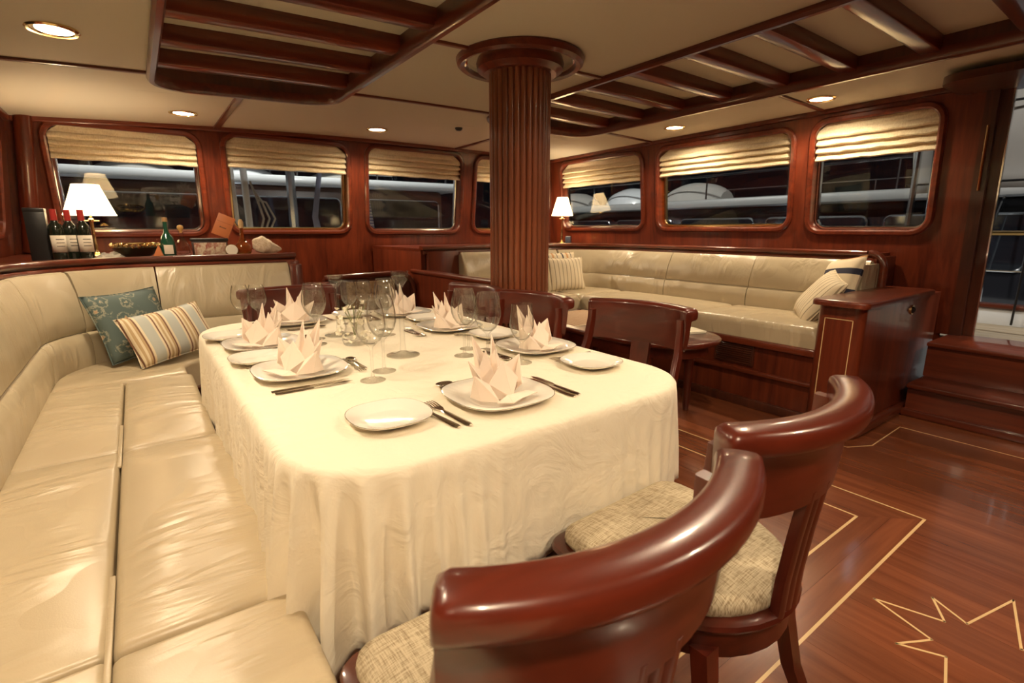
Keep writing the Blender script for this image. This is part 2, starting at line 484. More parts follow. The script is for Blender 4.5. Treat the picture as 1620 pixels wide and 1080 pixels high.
# ceiling with two hatch openings
HL = (0.205, 1.275, 0.45, 3.98)
HR = (2.53, 3.70, 0.45, 3.90)
mb = MB()
holed(mb, CL, (0.05, 1.45, 0.2, 4.2), HL, 0.20)
holed(mb, CL, (2.35, 3.9, 0.2, 4.2), HR, 0.20)
quadpatch(mb, CL, -0.95, 0.05, -2.3, 5.6, 4, 2); quadpatch(mb, CL, 1.45, 2.35, -2.3, 5.6, 4, 2); quadpatch(mb, CL, 3.9, 4.75, -2.3, 5.6, 4, 2)
for x0, x1 in ((0.05, 1.45), (2.35, 3.9)):
    quadpatch(mb, CL, x0, x1, -2.3, 0.2, 4, 1); quadpatch(mb, CL, x0, x1, 4.2, 5.6, 4, 1)
ceiling = struct('ceiling', mb, CEIL, 'cream padded ceiling with two beamed wooden recesses')

def batten(pts, w=0.032, h=0.014):
    mb = MB(); P = []
    for (a, b) in zip(pts[:-1], pts[1:]):
        for k in range(6):
            t = k / 6; P.append(CL(a[0] + (b[0] - a[0]) * t, a[1] + (b[1] - a[1]) * t))
    P.append(CL(*pts[-1]))
    mb.sweep(round_prof(w, h + 0.012, 0.004, 2, -w / 2, -h), P)
    return mb.build('batten', WX, ceiling)
batten([(-0.64, 3.72), (0.17, 3.72)]); batten([(1.31, 3.66), (2.49, 3.66)]); batten([(3.74, 3.66), (4.48, 3.66)])
batten([(1.31, 2.47), (1.54, 2.47)]); batten([(2.20, 2.47), (2.49, 2.47)]); batten([(3.74, 2.0), (4.46, 2.0)])
batten([(0.70, 4.02), (0.70, 5.36)], 0.05); batten([(3.10, 3.95), (3.10, 5.36)], 0.04)
batten([(-0.62, 1.6), (0.17, 1.6)])
# crown mouldings where wall meets ceiling
def crown(name, mp, s0, s1, n=16, flip=1):
    mb = MB(); P = []
    for k in range(n + 1):
        s = s0 + (s1 - s0) * k / n
        z = 2.1
        for _ in range(6):
            p = mp(s, z, 0); z = zc(p[0], p[1])
        p = mp(s, z, 0); P.append(p)
    mb.sweep(rrect(-0.012 if flip > 0 else -0.03, 0.03 if flip > 0 else 0.012, -0.035, 0.02, 0.01, 2), P)
    o = mb.build(name, WX); o['kind'] = 'structure'; return o
crown('trim_1', WF, -0.66, 4.5, 16, -1)['label'] = 'mahogany crown strip along the forward wall'
crown('trim_2', WS, 5.35, 1.1, 16, -1)['label'] = 'mahogany crown strip along the starboard wall'
crown('trim_3', WP, -2.0, 5.35, 16, -1)['label'] = 'mahogany crown strip along the port wall'
# port forward corner post, rounded
mb = MB(); P = [WF(-0.66 - 0.0 * z, z, -0.02) for z in (1.03, 1.5, 2.1)]
mb.tube([(p[0] + 0.02 + 0.11 * (z - 1.2), p[1] - 0.0, p[2]) for p, z in zip(P, (1.03, 1.5, 2.1))], 0.055, 16)
struct('trim_4', mb, WZ, 'rounded mahogany post in the port forward corner')
mb = MB(); mb.tube([(4.60 - 0.11 * (z - 1.2), 5.44 - 0.12 * (z - 1.2), z) for z in (1.03, 1.5, 2.12)], 0.05, 16)
struct('trim_5', mb, WZ, 'rounded mahogany post in the starboard forward corner')

# beamed recesses of the ceiling
def recess(name, label, H, beams):
    root = sempty(name, label)
    mb = MB(); open_ring(mb, CL, H, 0.20, [(0, 0), (0, 0.10)]); mb.build('coaming', DARKW, root)
    mb = MB(); ring(mb, CL, H, 0.20, [(-0.012, 0.03), (-0.012, -0.02), (-0.002, -0.034), (0.022, -0.034), (0.034, -0.02), (0.034, 0.005)]); mb.build('moulding', WY, root)
    mb = MB(); quadpatch(mb, lambda x, y, d=0: (x, y, zc(x, y) + 0.092), H[0] - .05, H[1] + .05, H[2] - .05, H[3] + .05, 3, 1); mb.build('panel', CEIL, root)
    for y in beams:
        mb = MB(); P = [(H[0] - 0.01 + (H[1] - H[0] + 0.02) * k / 6, y) for k in range(7)]
        mb.sweep(rrect(-0.05, 0.05, 0.012, 0.10, 0.012, 2), [CL(*p) for p in P])
        mb.build('beam', WX, root)
    return root
recess('trim_6', 'beamed wooden ceiling recess above the dining table', HL, [3.62 - 0.41 * k for k in range(8)])
recess('trim_7', 'long beamed wooden ceiling recess above the coffee table', HR, [3.58 - 0.41 * k for k in range(8)])

# windows and roman blinds
WINLAB = []
def window(num, mp, rect, flip, label, blind_label, zb=1.765, rc=RC):
    root = sempty('window_%d' % num, label)
    mb = MB(); ring(mb, mp, rect, rc, [(-0.006, 0.02), (-0.008, -0.016), (0.004, -0.028), (0.026, -0.028), (0.038, -0.016), (0.038, 0.003)]); mb.build('frame', WX, root)
    mb = MB(); open_ring(mb, mp, rect, rc, [(0, -0.005), (0, 0.10)]); mb.build('reveal', WX, root)
    mb = MB(); ring(mb, mp, rect, rc, [(0.004, 0.052), (-0.030, 0.052), (-0.038, 0.062), (-0.038, 0.095), (0.004, 0.10)]); mb.build('metal_frame', CHROME if num % 2 else BRASS, root)
    mb = MB()
    lo = rrect(rect[0], rect[1], rect[2], rect[3], rc, 6); n = len(lo)
    v = [mp(a, b, 0.086) for a, b in lo] + [mp(a, b, 0.092) for a, b in lo]
    mb.add(v, [tuple(range(n)), tuple(range(n, 2 * n))] + [(k, (k + 1) % n, n + (k + 1) % n, n + k) for k in range(n)])
    mb.build('pane', PANE, root, smooth=False)
    if blind_label is None: return
    s0, s1, z0, z1 = rect
    cpt = Vector(mp((s0 + s1) / 2, zb, 0.03))
    b = thing('roman_blind', blind_label, 'blind', cpt, 0, 'cream roman blinds in the windows')
    zm = zb + (z1 - zb) * 0.60
    st_ = (zm - zb) / 3
    for k in range(4):
        if k == 0: zt, zl = z1 - 0.005, zm
        else: zt, zl = zm - st_ * (k - 1) + 0.012, zm - st_ * k
        mid = (zt + zl) / 2
        if k == 0: prof = [(0.055, zt), (0.030, zt), (0.026, zt - 0.06), (0.022, mid), (0.002, zl + 0.024), (-0.004, zl + 0.010), (0.004, zl), (0.030, zl + 0.010), (0.05, zl + 0.02)]
        else: prof = [(0.055, zt), (0.036, zt), (0.026, mid + 0.006), (0.000, zl + 0.020), (-0.006, zl + 0.008), (0.002, zl), (0.026, zl + 0.008), (0.05, zl + 0.012)]
        n = 14; vv = []; ff = []; m_ = len(prof)
        for i in range(n + 1):
            s = s0 + 0.012 + (s1 - s0 - 0.024) * i / n
            wob = 0.003 * math.sin(i * 1.7 + k * 2.1) + 0.002 * math.sin(i * 3.1 + k)
            for (d, z) in prof:
                zz = z + wob * (0 if z == zt else 1)
                lim = z1
                edge = min(s - s0, s1 - s)
                if edge < rc and zz > z1 - rc:
                    lim = z1 - rc + math.sqrt(max(0, rc * rc - (rc - edge) ** 2)) - 0.004
                vv.append(mp(s, min(zz, lim), d))
        for i in range(n):
            for q in range(m_):
                w = (q + 1) % m_; ff.append((i * m_ + q, i * m_ + w, (i + 1) * m_ + w, (i + 1) * m_ + q))
        ff.append(tuple(range(m_))); ff.append(tuple(n * m_ + q for q in range(m_)))
        build('valance' if k == 0 else 'fold', vv, ff, BLIND, b, world_space=True)
window(1, WF, FW[0], 1, 'rounded window behind the bottles and the lamp', 'cream roman blind above the table lamp and bottles', 1.735)
window(2, WF, FW[1], 1, 'second rounded window of the forward wall', 'cream roman blind of the window beside the orange box', 1.75)
window(3, WF, FW[2], 1, 'third rounded window of the forward wall', 'cream roman blind of the forward window left of the column', 1.765)
window(4, WF, FW[3], 1, 'forward window half hidden by the column', 'cream roman blind half hidden behind the fluted column', 1.765)
window(5, WS, SW[2], 1, 'first starboard window right of the column', 'cream roman blind of the starboard window next to the column', 1.72)
window(6, WS, SW[1], 1, 'wide middle window of the starboard wall', 'wide cream roman blind of the middle starboard window', 1.735)
window(7, WS, SW[0], 1, 'starboard window beside the doorway', 'cream roman blind of the starboard window beside the doorway', 1.735)
window(8, WP, PW[0], 1, 'port window cut off by the left picture edge', 'cream roman blind at the left edge of the picture', 1.62)
window(9, WP, PW[1], 1, 'port window above the cream bench', None)
window(10, WP, PW[2], 1, 'aft port window above the cream bench', None)

# ------------------------------------------------------------------ floor: sub-floor, planks and maple inlays
mb = MB(); mb.box(-0.95, 4.75, -2.3, 5.6, -0.06, -0.012)
floor = struct('floor', mb, DARKW, 'varnished mahogany plank floor with pale inlaid lines', smooth=False)
G = 0.0004
def plank(x0, x1, y0, y1, mt): MB().box(x0 + G, x1 - G, y0 + G, y1 - G, -0.012, 0.0).build('plank', mt, floor, smooth=False)
def poly_plank(pts, mt): MB().prism(pts, -0.012, 0.0).build('plank', mt, floor, smooth=False)
def inlay(p, q, w=0.008, z=0.0007):
    p = Vector((p[0], p[1], 0)); q = Vector((q[0], q[1], 0)); d = (q - p).normalized(); n = Vector((-d.y, d.x, 0)) * w / 2
    p = p - d * w * 0.3; q = q + d * w * 0.3
    mb = MB(); mb.prism([tuple((a)[:2]) for a in (p - n, q - n, q + n, p + n)], -0.010, z); return mb.build('inlay_strip', MAPLE, floor, smooth=False)
X1, Y1 = 2.553, 0.525       # outer inlay corner
X2, Y2 = 2.349, 0.706       # inner inlay corner
YE = 3.25
pw = 0.155
# outer field, boards running fore and aft
x = X1
while x < 4.7:
    a = -2.2; k = int(round((x - X1) / pw)); cuts = [-2.2, -0.9 + 0.37 * (k % 3), 0.75 + 0.41 * (k % 4), 2.2 + 0.33 * (k % 3), YE + 1.2]
    for c0, c1 in zip(cuts[:-1], cuts[1:]): plank(x, min(x + pw, 4.7), c0, c1, FLOORY)
    x += pw
x = X1 - pw; k = 1
while x > -0.9:
    cuts = [-2.2, -0.75 - 0.3 * (k % 3), Y1]
    for c0, c1 in zip(cuts[:-1], cuts[1:]): plank(x, x + pw, c0, c1, FLOORY)
    x -= pw; k += 1
# border band, mitred, two boards wide
XM, YM = (X1 + X2) / 2, (Y1 + Y2) / 2
for (a, b, c, d) in ((X1, Y1, XM, YM), (XM, YM, X2, Y2)):
    poly_plank([(a - G, b + G), (a - G, YE), (c + G, YE), (c + G, d + G)], FLOORY)
    poly_plank([(a - G, b + G), (c - G, d - G), (-0.85, d - G), (-0.85, b + G)], FLOORX)
# inner field
x = X2; k = 0
while x > 1.2:
    cuts = [Y2, 1.5 + 0.3 * (k % 3), YE]
    for c0, c1 in zip(cuts[:-1], cuts[1:]): plank(x - pw, x, c0, c1, FLOORY)
    x -= pw; k += 1
plank(-0.85, x, Y2, YE, FLOORX); plank(-0.85, X1, YE, YE + 1.2, FLOORX)
inlay((X1, Y1), (X1, YE)); inlay((X1, Y1), (-0.2, Y1), 0.010)
inlay((X2, Y2), (X2, YE)); inlay((X2, Y2), (-0.2, Y2), 0.010)
# inlay along the cabinet and the steps
inlay((3.70, 0.963), (3.70, -1.5), 0.006); inlay((3.70, 0.963), (3.24, 0.955), 0.006); inlay((3.24, 0.955), (3.10, 1.03), 0.006); inlay((3.10, 1.03), (3.06, 1.2), 0.006)
# compass star
CX, CY = 1.836, 0.19
tips = [0.364, 0.231, 0.276, 0.231] * 2
SPT = []
for k in range(8):
    a = R(45 * k); SPT.append((CX + tips[k] * math.cos(a), CY + tips[k] * math.sin(a)))
    a = R(45 * k + (30 if k % 2 == 0 else 15)); SPT.append((CX + 0.122 * math.cos(a), CY + 0.122 * math.sin(a)))
for k in range(16): inlay(SPT[k], SPT[(k + 1) % 16], 0.007)

# ------------------------------------------------------------------ fluted column
col = thing('fluted_column', 'round fluted mahogany column standing between the dining table and the sofa', 'column', (1.87, 2.48, 0))
MB().lathe([(0.163, 0), (0.163, 2.12)], 40).build('core', COLW, col)
NS = 30
prof = [(0.0195 * math.cos(R(a)), 0.017 * math.sin(R(a))) for a in range(-90, 91, 22)]
stave = None
for k in range(NS):
    if stave is None:
        mb = MB(); pts = [(0.160 + 0.016 * math.cos(R(a)), 0.0168 * math.sin(R(a))) for a in range(-90, 91, 20)] + [(0.150, 0.0165), (0.150, -0.0165)]
        mb.prism(pts, 0.0, 2.10); stave = mb.build('stave', COLW, col)
    else: share(stave, 'stave', col, (0, 0, 0), (0, 0, 2 * PI * k / NS))
MB().lathe([(0.19, 0), (0.225, 0), (0.225, 0.06), (0.205, 0.09), (0.18, 0.10)], 40).build('base', WX, col)
ct = zc(1.87, 2.48)
MB().lathe([(0.305, ct + 0.01), (0.345, ct + 0.01), (0.358, ct - 0.01), (0.352, ct - 0.035), (0.335, ct - 0.048), (0.312, ct - 0.042), (0.303, ct - 0.02)], 56, closed=True).build('ceiling_ring', WX, col)
MB().lathe([(0.295, ct), (0.304, ct), (0.304, ct - 0.025), (0.295, ct - 0.025)], 56, closed=True).build('metal_band', CHROME, col)
MB().lathe([(0.16, ct + 0.01), (0.232, ct + 0.01), (0.246, ct - 0.03), (0.240, ct - 0.062), (0.218, ct - 0.074), (0.205, ct - 0.085), (0.16, ct - 0.085)], 56, closed=True).build('collar', WX, col)

# ------------------------------------------------------------------ port settee (cream leather)
bench = thing('settee', 'long cream leather settee running along the left side of the dining table', 'settee', (0, 2.0, 0))
def B(mb, name, mt, parent=bench): return mb.build(name, mt, parent, world_space=True)
path_port = [(-0.42, y, 0) for y in (-1.2, 0.0, 1.2, 2.2, 3.3)] + [(x, y, 0) for x, y in arc(0.08, 3.3, 0.50, 180, 90, 10)[1:]] + [(0.45, 3.80, 0), (0.86, 3.80, 0)]
joints = [-0.6, 1.05, 2.12, 3.13]
for a, b in zip(joints[:-1], joints[1:]):
    g = 0.003
    MB().pad(0.285, b - a - 2 * g, 0.15, 0.015, 0.010, 10, tmat=Matrix.Translation((-0.278, (a + b) / 2, 0.30))).build('seat_cushion', LEATHER, bench, world_space=True)
    x1 = 0.187 if a < 0 else (0.185 if a < 2 else 0.16)
    MB().pad(x1 + 0.132, b - a - 2 * g, 0.15, 0.022, 0.014, 10, tmat=Matrix.Translation(((x1 - 0.132) / 2, (a + b) / 2, 0.30))).build('seat_cushion', LEATHER, bench, world_space=True)
# flaps along the long seam
for y0, y1 in ((0.4, 1.32), (1.98, 2.42)):
    MB().box(-0.141, -0.129, y0, y1, 0.440, 0.4485, 0.003).build('seam_flap', LEATHER, bench, world_space=True)
# corner cushion and short run
mb = MB(); pts = [(-0.418, 3.136), (-0.418, 3.3)] + arc(0.08, 3.3, 0.497, 180, 90, 10)[1:] + [(0.845, 3.797), (0.845, 3.45), (0.30, 3.45)] + arc(0.30, 3.29, 0.16, 90, 180, 5)[1:] + [(0.14, 3.136)]
bm = bmesh.new(); vs_ = [bm.verts.new((x, y, 0.30)) for x, y in pts]; fc = bm.faces.new(vs_)
ex = bmesh.ops.extrude_face_region(bm, geom=[fc]); tv = [q for q in ex['geom'] if isinstance(q, bmesh.types.BMVert)]
bmesh.ops.translate(bm, vec=(0, 0, 0.155), verts=tv)
te = [e for e in bm.edges if all(q in tv for q in e.verts)]
bmesh.ops.bevel(bm, geom=te, offset=0.024, segments=3, affect='EDGES', profile=0.5)
bm.verts.index_update(); mb.add([q.co[:] for q in bm.verts], [[q.index for q in f.verts] for f in bm.faces]); bm.free()
B(mb, 'seat_cushion', LEATHER)
# lower back roll and upper back panels, following the curve
low = [(-0.005, 0.43), (-0.012, 0.50), (-0.012, 0.57), (0.002, 0.62), (0.022, 0.636), (0.10, 0.63), (0.14, 0.43)]
upp = [(0.022, 0.638), (0.012, 0.66), (0.016, 0.74), (0.036, 0.86), (0.062, 0.94), (0.078, 0.965), (0.10, 0.972), (0.125, 0.962), (0.15, 0.90), (0.15, 0.638)]
def seg_path(P, t0, t1): return P[t0:t1 + 1]
cuts = [(0, 2), (2, 4), (4, 9), (9, 14), (14, 16)]
def inset(P, g=0.002):
    P = [Vector(p) for p in P]; P[0] = P[0] + (P[1] - P[0]).normalized() * g; P[-1] = P[-1] + (P[-2] - P[-1]).normalized() * g; return P
for a, b in cuts:
    B(MB().sweep(low, inset(path_port[a:b + 1])), 'lower_back', LEATHER2); B(MB().sweep(upp, inset(path_port[a:b + 1])), 'upper_back', LEATHER2)
# base
mb = MB(); mb.prism([(-0.41, -0.6), (0.06, -0.6), (0.06, 3.20), (0.14, 3.36), (0.84, 3.36), (0.84, 3.79), (0.08, 3.79), (-0.3, 3.6), (-0.41, 3.3)], 0.0, 0.30)
B(mb, 'base', WY)
B(MB().sweep(rrect(-0.03, 0.0, 0.22, 0.30, 0.01, 2), [(0.06, -0.6, 0), (0.06, 3.20, 0), (0.14, 3.36, 0), (0.84, 3.36, 0)][::-1]), 'front_rail', WY)

# counter and rail behind the settee
ctr = thing('sideboard', 'curved mahogany shelf and rail wrapping behind the left settee, holding the bottles', 'shelf', (0, 4.4, 0))
def off(P, n):
    out = []
    for i, p in enumerate(P):
        a = Vector(P[max(i - 1, 0)]); b = Vector(P[min(i + 1, len(P) - 1)]); t = (b - a).normalized()
        l = Vector((0, 0, 1)).cross(t); out.append(Vector(p) + l * n)
    return out
pp = off(path_port, 0.155)
poly = [(p.x, p.y) for p in pp] + [(0.93, 3.96), (0.93, 5.44), (-0.735, 5.44), (-0.735, -1.2)]
B(MB().prism(poly, 0.985, 1.015), 'top', WX, ctr)
railp = pp[:-1] + [Vector((0.93, 3.955, 0))]
B(MB().sweep(rrect(-0.035, 0.05, 1.0, 1.035, 0.014, 3), railp), 'upper_rail', WX, ctr)
B(MB().sweep(rrect(-0.028, 0.03, 0.962, 0.992, 0.012, 3), railp), 'lower_rail', WX, ctr)
B(MB().box(0.86, 0.925, 3.83, 5.44, 0.0, 0.985, 0.006), 'end_panel', WZ, ctr)
B(MB().box(0.86, 0.935, 3.80, 3.99, 0.0, 0.962, 0.01), 'end_post', WZ, ctr)
B(MB().sweep([(0.155, 0.0), (0.165, 0.0), (0.165, 0.985), (0.155, 0.985)], path_port), 'back_panel', WZ, ctr)

# ------------------------------------------------------------------ companionway between settee and sofa
cw = thing('companionway_bulkhead', 'low mahogany bulkhead with an arched rail around the stairs below the forward windows', 'bulkhead', (1.6, 4.6, 0))
B(MB().box(0.93, 1.30, 4.30, 4.36, 0, 0.70, 0.006), 'panel', WX, cw)
arch = [(1.24, 4.36, 0.80), (1.50, 4.36, 0.805), (1.86, 4.36, 0.812)] + [(x, 4.36, z) for x, z in arc(1.90, 0.66, 0.152, 88, 0, 6)] + [(2.052, 4.36, 0.30), (2.052, 4.36, 0.0)]
B(MB().tube(arch, 0.024, 10), 'arched_rail', WX, cw)
B(MB().box(1.24, 2.03, 4.37, 4.42, 0.0, 0.79, 0.004), 'recess_back', DARKW, cw)
B(MB().box(1.42, 1.86, 4.345, 4.369, 0.42, 0.755, 0.004), 'mottled_panel', mottled('mottled_beige', (0.34, 0.22, 0.11), (0.16, 0.09, 0.04), 28), cw)
B(MB().sweep(rrect(-0.03, 0.03, -0.02, 0.02, 0.01, 2), [(0.94, 3.98, 0.76), (1.25, 4.33, 0.755)]), 'sloping_rail', WX, cw)
B(MB().box(0.93, 1.26, 3.99, 4.30, 0.66, 0.70, 0.006), 'ledge', WX, cw)
B(MB().box(0.94, 2.08, 4.42, 5.40, -0.01, 0.01, 0), 'landing', DARKW, cw)
hw = thing('half_wall', 'low mahogany half wall with rounded cap running from the column to the forward windows', 'half wall', (2.1, 3.6, 0))
B(MB().box(2.07, 2.13, 2.66, 4.42, 0, 0.80, 0.004), 'panel', WZ, hw)
B(MB().sweep(rrect(-0.05, 0.05, 0.80, 0.838, 0.014, 3), [(2.10, 2.62, 0), (2.10, 4.42, 0)]), 'cap_rail', WY, hw)

# ------------------------------------------------------------------ starboard sofa
sofa = thing('corner_sofa', 'cream leather corner sofa built in under the starboard windows', 'sofa', (3.6, 2.6, 0))
def S(mb, name, mt): return mb.build(name, mt, sofa, world_space=True)
pst = [(2.45, 4.03, 0), (2.9, 4.03, 0), (3.40, 4.03, 0)] + [(x, y, 0) for x, y in arc(3.40, 3.51, 0.52, 90, 0, 10)[1:]] + [(3.92, 2.96, 0), (3.92, 2.16, 0), (3.92, 1.36, 0)]
slow = [(-0.01, 0.58), (-0.016, 0.66), (-0.006, 0.73), (0.016, 0.752), (0.09, 0.75), (0.16, 0.58)]
supp = [(0.016, 0.754), (0.012, 0.78), (0.04, 0.88), (0.085, 0.97), (0.11, 0.992), (0.14, 0.99), (0.19, 0.95), (0.19, 0.754)]
for a, b in ((0, 4), (4, 13), (13, 14), (14, 15)):
    if b >= len(pst): continue
    S(MB().sweep(slow, inset(pst[a:b + 1], 0.003)), 'lower_back', LEATHER2); S(MB().sweep(supp, inset(pst[a:b + 1], 0.003)), 'upper_back', LEATHER2)
for a, b in ((1.345, 2.24), (2.24, 3.43)):
    MB().pad(0.62, b - a - 0.006, 0.13, 0.045, 0.018, 10, tmat=Matrix.Translation((3.61, (a + b) / 2, 0.475))).build('seat_cushion', LEATHER, sofa, world_space=True)
MB().pad(0.62, 0.59, 0.13, 0.045, 0.012, 10, tmat=Matrix.Translation((3.61, 3.73, 0.475))).build('seat_cushion', LEATHER, sofa, world_space=True)
MB().pad(1.11, 0.61, 0.13, 0.045, 0.015, 10, tmat=Matrix.Translation((2.74, 3.72, 0.475))).build('seat_cushion', LEATHER, sofa, world_space=True)
# leather end bolster beside the cabinet
MB().pad(0.30, 0.36, 0.16, 0.05, 0.02, 8, tmat=Matrix.Translation((4.02, 1.345, 0.79)) @ Matrix.Rotation(R(-90), 4, 'X')).build('end_bolster', LEATHER2, sofa, world_space=True)
# wooden base
S(MB().box(3.30, 4.15, 1.34, 4.03, 0.0, 0.475, 0.0), 'base', WZ)
S(MB().box(2.14, 3.30, 3.42, 4.03, 0.0, 0.475, 0.0), 'base', WZ)
S(MB().box(3.262, 3.302, 1.33, 3.42, 0.43, 0.478, 0.010), 'seat_rail', WY)
S(MB().box(2.14, 3.28, 3.385, 3.425, 0.43, 0.478, 0.010), 'seat_rail', WX)
S(MB().box(3.268, 3.302, 1.33, 3.42, 0.235, 0.262, 0.008), 'mid_rail', WY)
S(MB().box(3.275, 3.305, 1.33, 3.42, 0.0, 0.06, 0.006), 'skirting', DARKW)
S(MB().box(2.14, 3.30, 3.39, 3.425, 0.0, 0.06, 0.006), 'skirting', DARKW)
vent = S(MB().box(3.288, 3.300, 1.72, 2.01, 0.285, 0.425, 0.003), 'vent_grille', DARKW)
for k in range(9):
    z = 0.298 + 0.0145 * k
    o = MB().box(3.280, 3.289, 1.735, 1.995, z, z + 0.006, 0.0015).build('slat', DARKW, vent, world_space=False)
    o.location = -Vector(sofa.location)
# ledge and rails behind
ps2 = off(pst, 0.20)
S(MB().sweep(rrect(-0.03, 0.05, 1.02, 1.055, 0.014, 3), ps2[:-1] + [Vector((4.12, 1.42, 0))]), 'upper_rail', WY)
S(MB().sweep(rrect(-0.015, 0.03, 0.978, 1.012, 0.012, 3), ps2[:-1] + [Vector((4.12, 1.42, 0))]), 'lower_rail', WY)
endp = [(4.12 + 0.02, y, z) for y, z in [(1.42, 1.0375)] + [(1.42 - 0.10 * math.sin(R(t)), 0.9375 + 0.10 * math.cos(R(t))) for t in (20, 40, 60, 80, 90)] + [(1.32, 0.86), (1.32, 0.80)]]
S(MB().tube(endp, 0.026, 10), 'end_moulding', WY)
endp2 = [(4.10, y - 0.045 * 0, z) for y, z in [(1.42, 0.995)] + [(1.42 - 0.058 * math.sin(R(t)), 0.937 + 0.058 * math.cos(R(t))) for t in (30, 60, 90)] + [(1.362, 0.86), (1.362, 0.80)]]
S(MB().tube(endp2, 0.018, 10), 'end_moulding', WY)
poly = [(p.x, p.y) for p in ps2[:-1]] + [(4.12, 1.44), (4.595, 1.44), (4.595, 5.44), (2.45, 5.44)]
S(MB().prism(poly, 1.005, 1.03), 'ledge', WX)
S(MB().box(4.16, 4.60, 1.40, 1.44, 0.0, 1.006, 0.003), 'end_panel', WZ)
S(MB().sweep([(0.195, 0.0), (0.21, 0.0), (0.21, 1.005), (0.195, 1.005)], pst), 'back_panel', WZ)
S(MB().box(2.13, 2.45, 4.20, 4.25, 0.0, 1.005, 0.004), 'side_panel', WZ)
S(MB().sweep(rrect(-0.03, 0.05, 1.02, 1.055, 0.014, 3), [(2.08, 4.23, 0), (2.46, 4.23, 0)]), 'upper_rail', WX)
S(MB().sweep(rrect(-0.015, 0.03, 0.978, 1.012, 0.012, 3), [(2.10, 4.23, 0), (2.46, 4.23, 0)]), 'lower_rail', WX)
S(MB().prism([(2.08, 4.25), (2.46, 4.25), (2.46, 5.44), (2.08, 5.44)], 1.005, 1.03), 'ledge', WX)
S(MB().box(2.08, 2.13, 4.25, 5.42, 0.0, 1.005, 0.004), 'side_panel', WZ)

# ------------------------------------------------------------------ end cabinet of the sofa
cab = thing('end_cabinet', 'mahogany end cabinet with pale inlaid line closing off the cream sofa', 'cabinet', (3.7, 1.2, 0))
body = rrect(3.20, 4.55, 1.075, 1.325, 0.05, 5)
B(MB().prism(body, 0.0, 0.775), 'body', WZ, cab)
B(MB().sweep(rrect(-0.012, 0.035, 0.0, 0.07, 0.02, 3), [(x, y, 0) for x, y in rrect(3.20, 4.5, 1.075, 1.325, 0.09, 5)][::-1], closed=True), 'plinth_moulding', WX, cab)
mb = MB(); bm = bmesh.new(); vs_ = [bm.verts.new((x, y, 0.775)) for x, y in rrect(3.145, 4.30, 1.045, 1.345, 0.05, 5)]; fc = bm.faces.new(vs_)
ex = bmesh.ops.extrude_face_region(bm, geom=[fc]); tv = [q for q in ex['geom'] if isinstance(q, bmesh.types.BMVert)]
bmesh.ops.translate(bm, vec=(0, 0, 0.035), verts=tv)
bmesh.ops.bevel(bm, geom=[e for e in bm.edges if all(q in tv for q in e.verts)], offset=0.014, segments=3, affect='EDGES', profile=0.5)
bm.verts.index_update(); mb.add([q.co[:] for q in bm.verts], [[q.index for q in f.verts] for f in bm.faces]); bm.free()
B(mb, 'top', WX, cab)
for (y0, y1, z0, z1) in ((1.125, 1.129, 0.12, 0.70), (1.271, 1.275, 0.12, 0.70), (1.125, 1.275, 0.12, 0.124), (1.125, 1.275, 0.696, 0.70)):
    B(MB().box(3.1975, 3.2012, y0, y1, z0, z1), 'inlay_line', MAPLE, cab)
hd = B(MB().lathe([(0.0, 0.0), (0.022, 0.0), (0.022, 0.012), (0.012, 0.022), (0.0, 0.024)], 16).xf(Matrix.Translation((3.95, 1.075, 0.70)) @ Matrix.Rotation(R(90), 4, 'X')), 'door_holder', BLACK, cab)
B(MB().lathe([(0.024, 0.0), (0.030, 0.0), (0.030, 0.008), (0.024, 0.008)], 16, closed=True).xf(Matrix.Translation((3.95, 1.075, 0.70)) @ Matrix.Rotation(R(90), 4, 'X')), 'holder_ring', BRASS, cab)

# ------------------------------------------------------------------ steps and side doorway
st = thing('door_steps', 'two mahogany steps leading up to the starboard doorway', 'steps', (4.2, 0.4, 0))
B(MB().box(3.98, 4.56, -0.44, 1.03, 0.0, 0.195), 'riser', WY, st)
B(MB().box(3.93, 4.25, -0.44, 1.03, 0.195, 0.225, 0.010), 'tread', WY, st)
B(MB().box(4.24, 4.68, -0.44, 1.03, 0.225, 0.435), 'riser', WY, st)
B(MB().box(4.20, 4.74, -0.44, 1.03, 0.435, 0.465, 0.010), 'sill', WY, st)
B(MB().box(3.955, 3.985, -0.44, 1.05, 0.0, 0.05, 0.012), 'skirting', WY, st)
dr = sempty('door_1', 'open starboard doorway with dark sliding frame')
def D(mb, name, mt): return mb.build(name, mt, dr)
mb = MB(); v = []
def post(s0, s1, d0, d1, z0, z1, mt, name):
    mb = MB(); v = [WS(s, z, d) for z in (z0, z1) for s in (s0, s1) for d in (d0, d1)]
    mb.add(v, [(0, 1, 3, 2), (4, 6, 7, 5), (0, 4, 5, 1), (2, 3, 7, 6), (0, 2, 6, 4), (1, 5, 7, 3)]); return D(mb, name, mt)
post(1.02, 1.10, -0.03, 0.10, 0.46, 2.13, WZ, 'jamb')
post(0.955, 1.02, -0.05, 0.06, 0.46, 2.13, DARKW, 'sliding_door_edge')
post(0.90, 0.955, 0.0, 0.03, 0.46, 2.13, DARKW, 'door_stile')
post(0.892, 0.90, 0.0, 0.03, 0.46, 2.13, CHROME, 'weather_strip')
post(-0.50, -0.43, -0.03, 0.10, 0.46, 2.13, WZ, 'jamb')
post(-0.50, 1.10, -0.06, 0.10, 2.06, 2.16, DARKW, 'header')
mb = MB(); mb.tube([WS(0.985, z, -0.055) for z in (1.45, 1.65, 1.85)], 0.008, 8); D(mb, 'pull_handle', BRASS)
mb = MB(); mb.prism(rrect(4.02, 4.52, -0.6, 1.16, 0.12, 6), 2.055, 2.10); D(mb, 'header_soffit', DARKW)

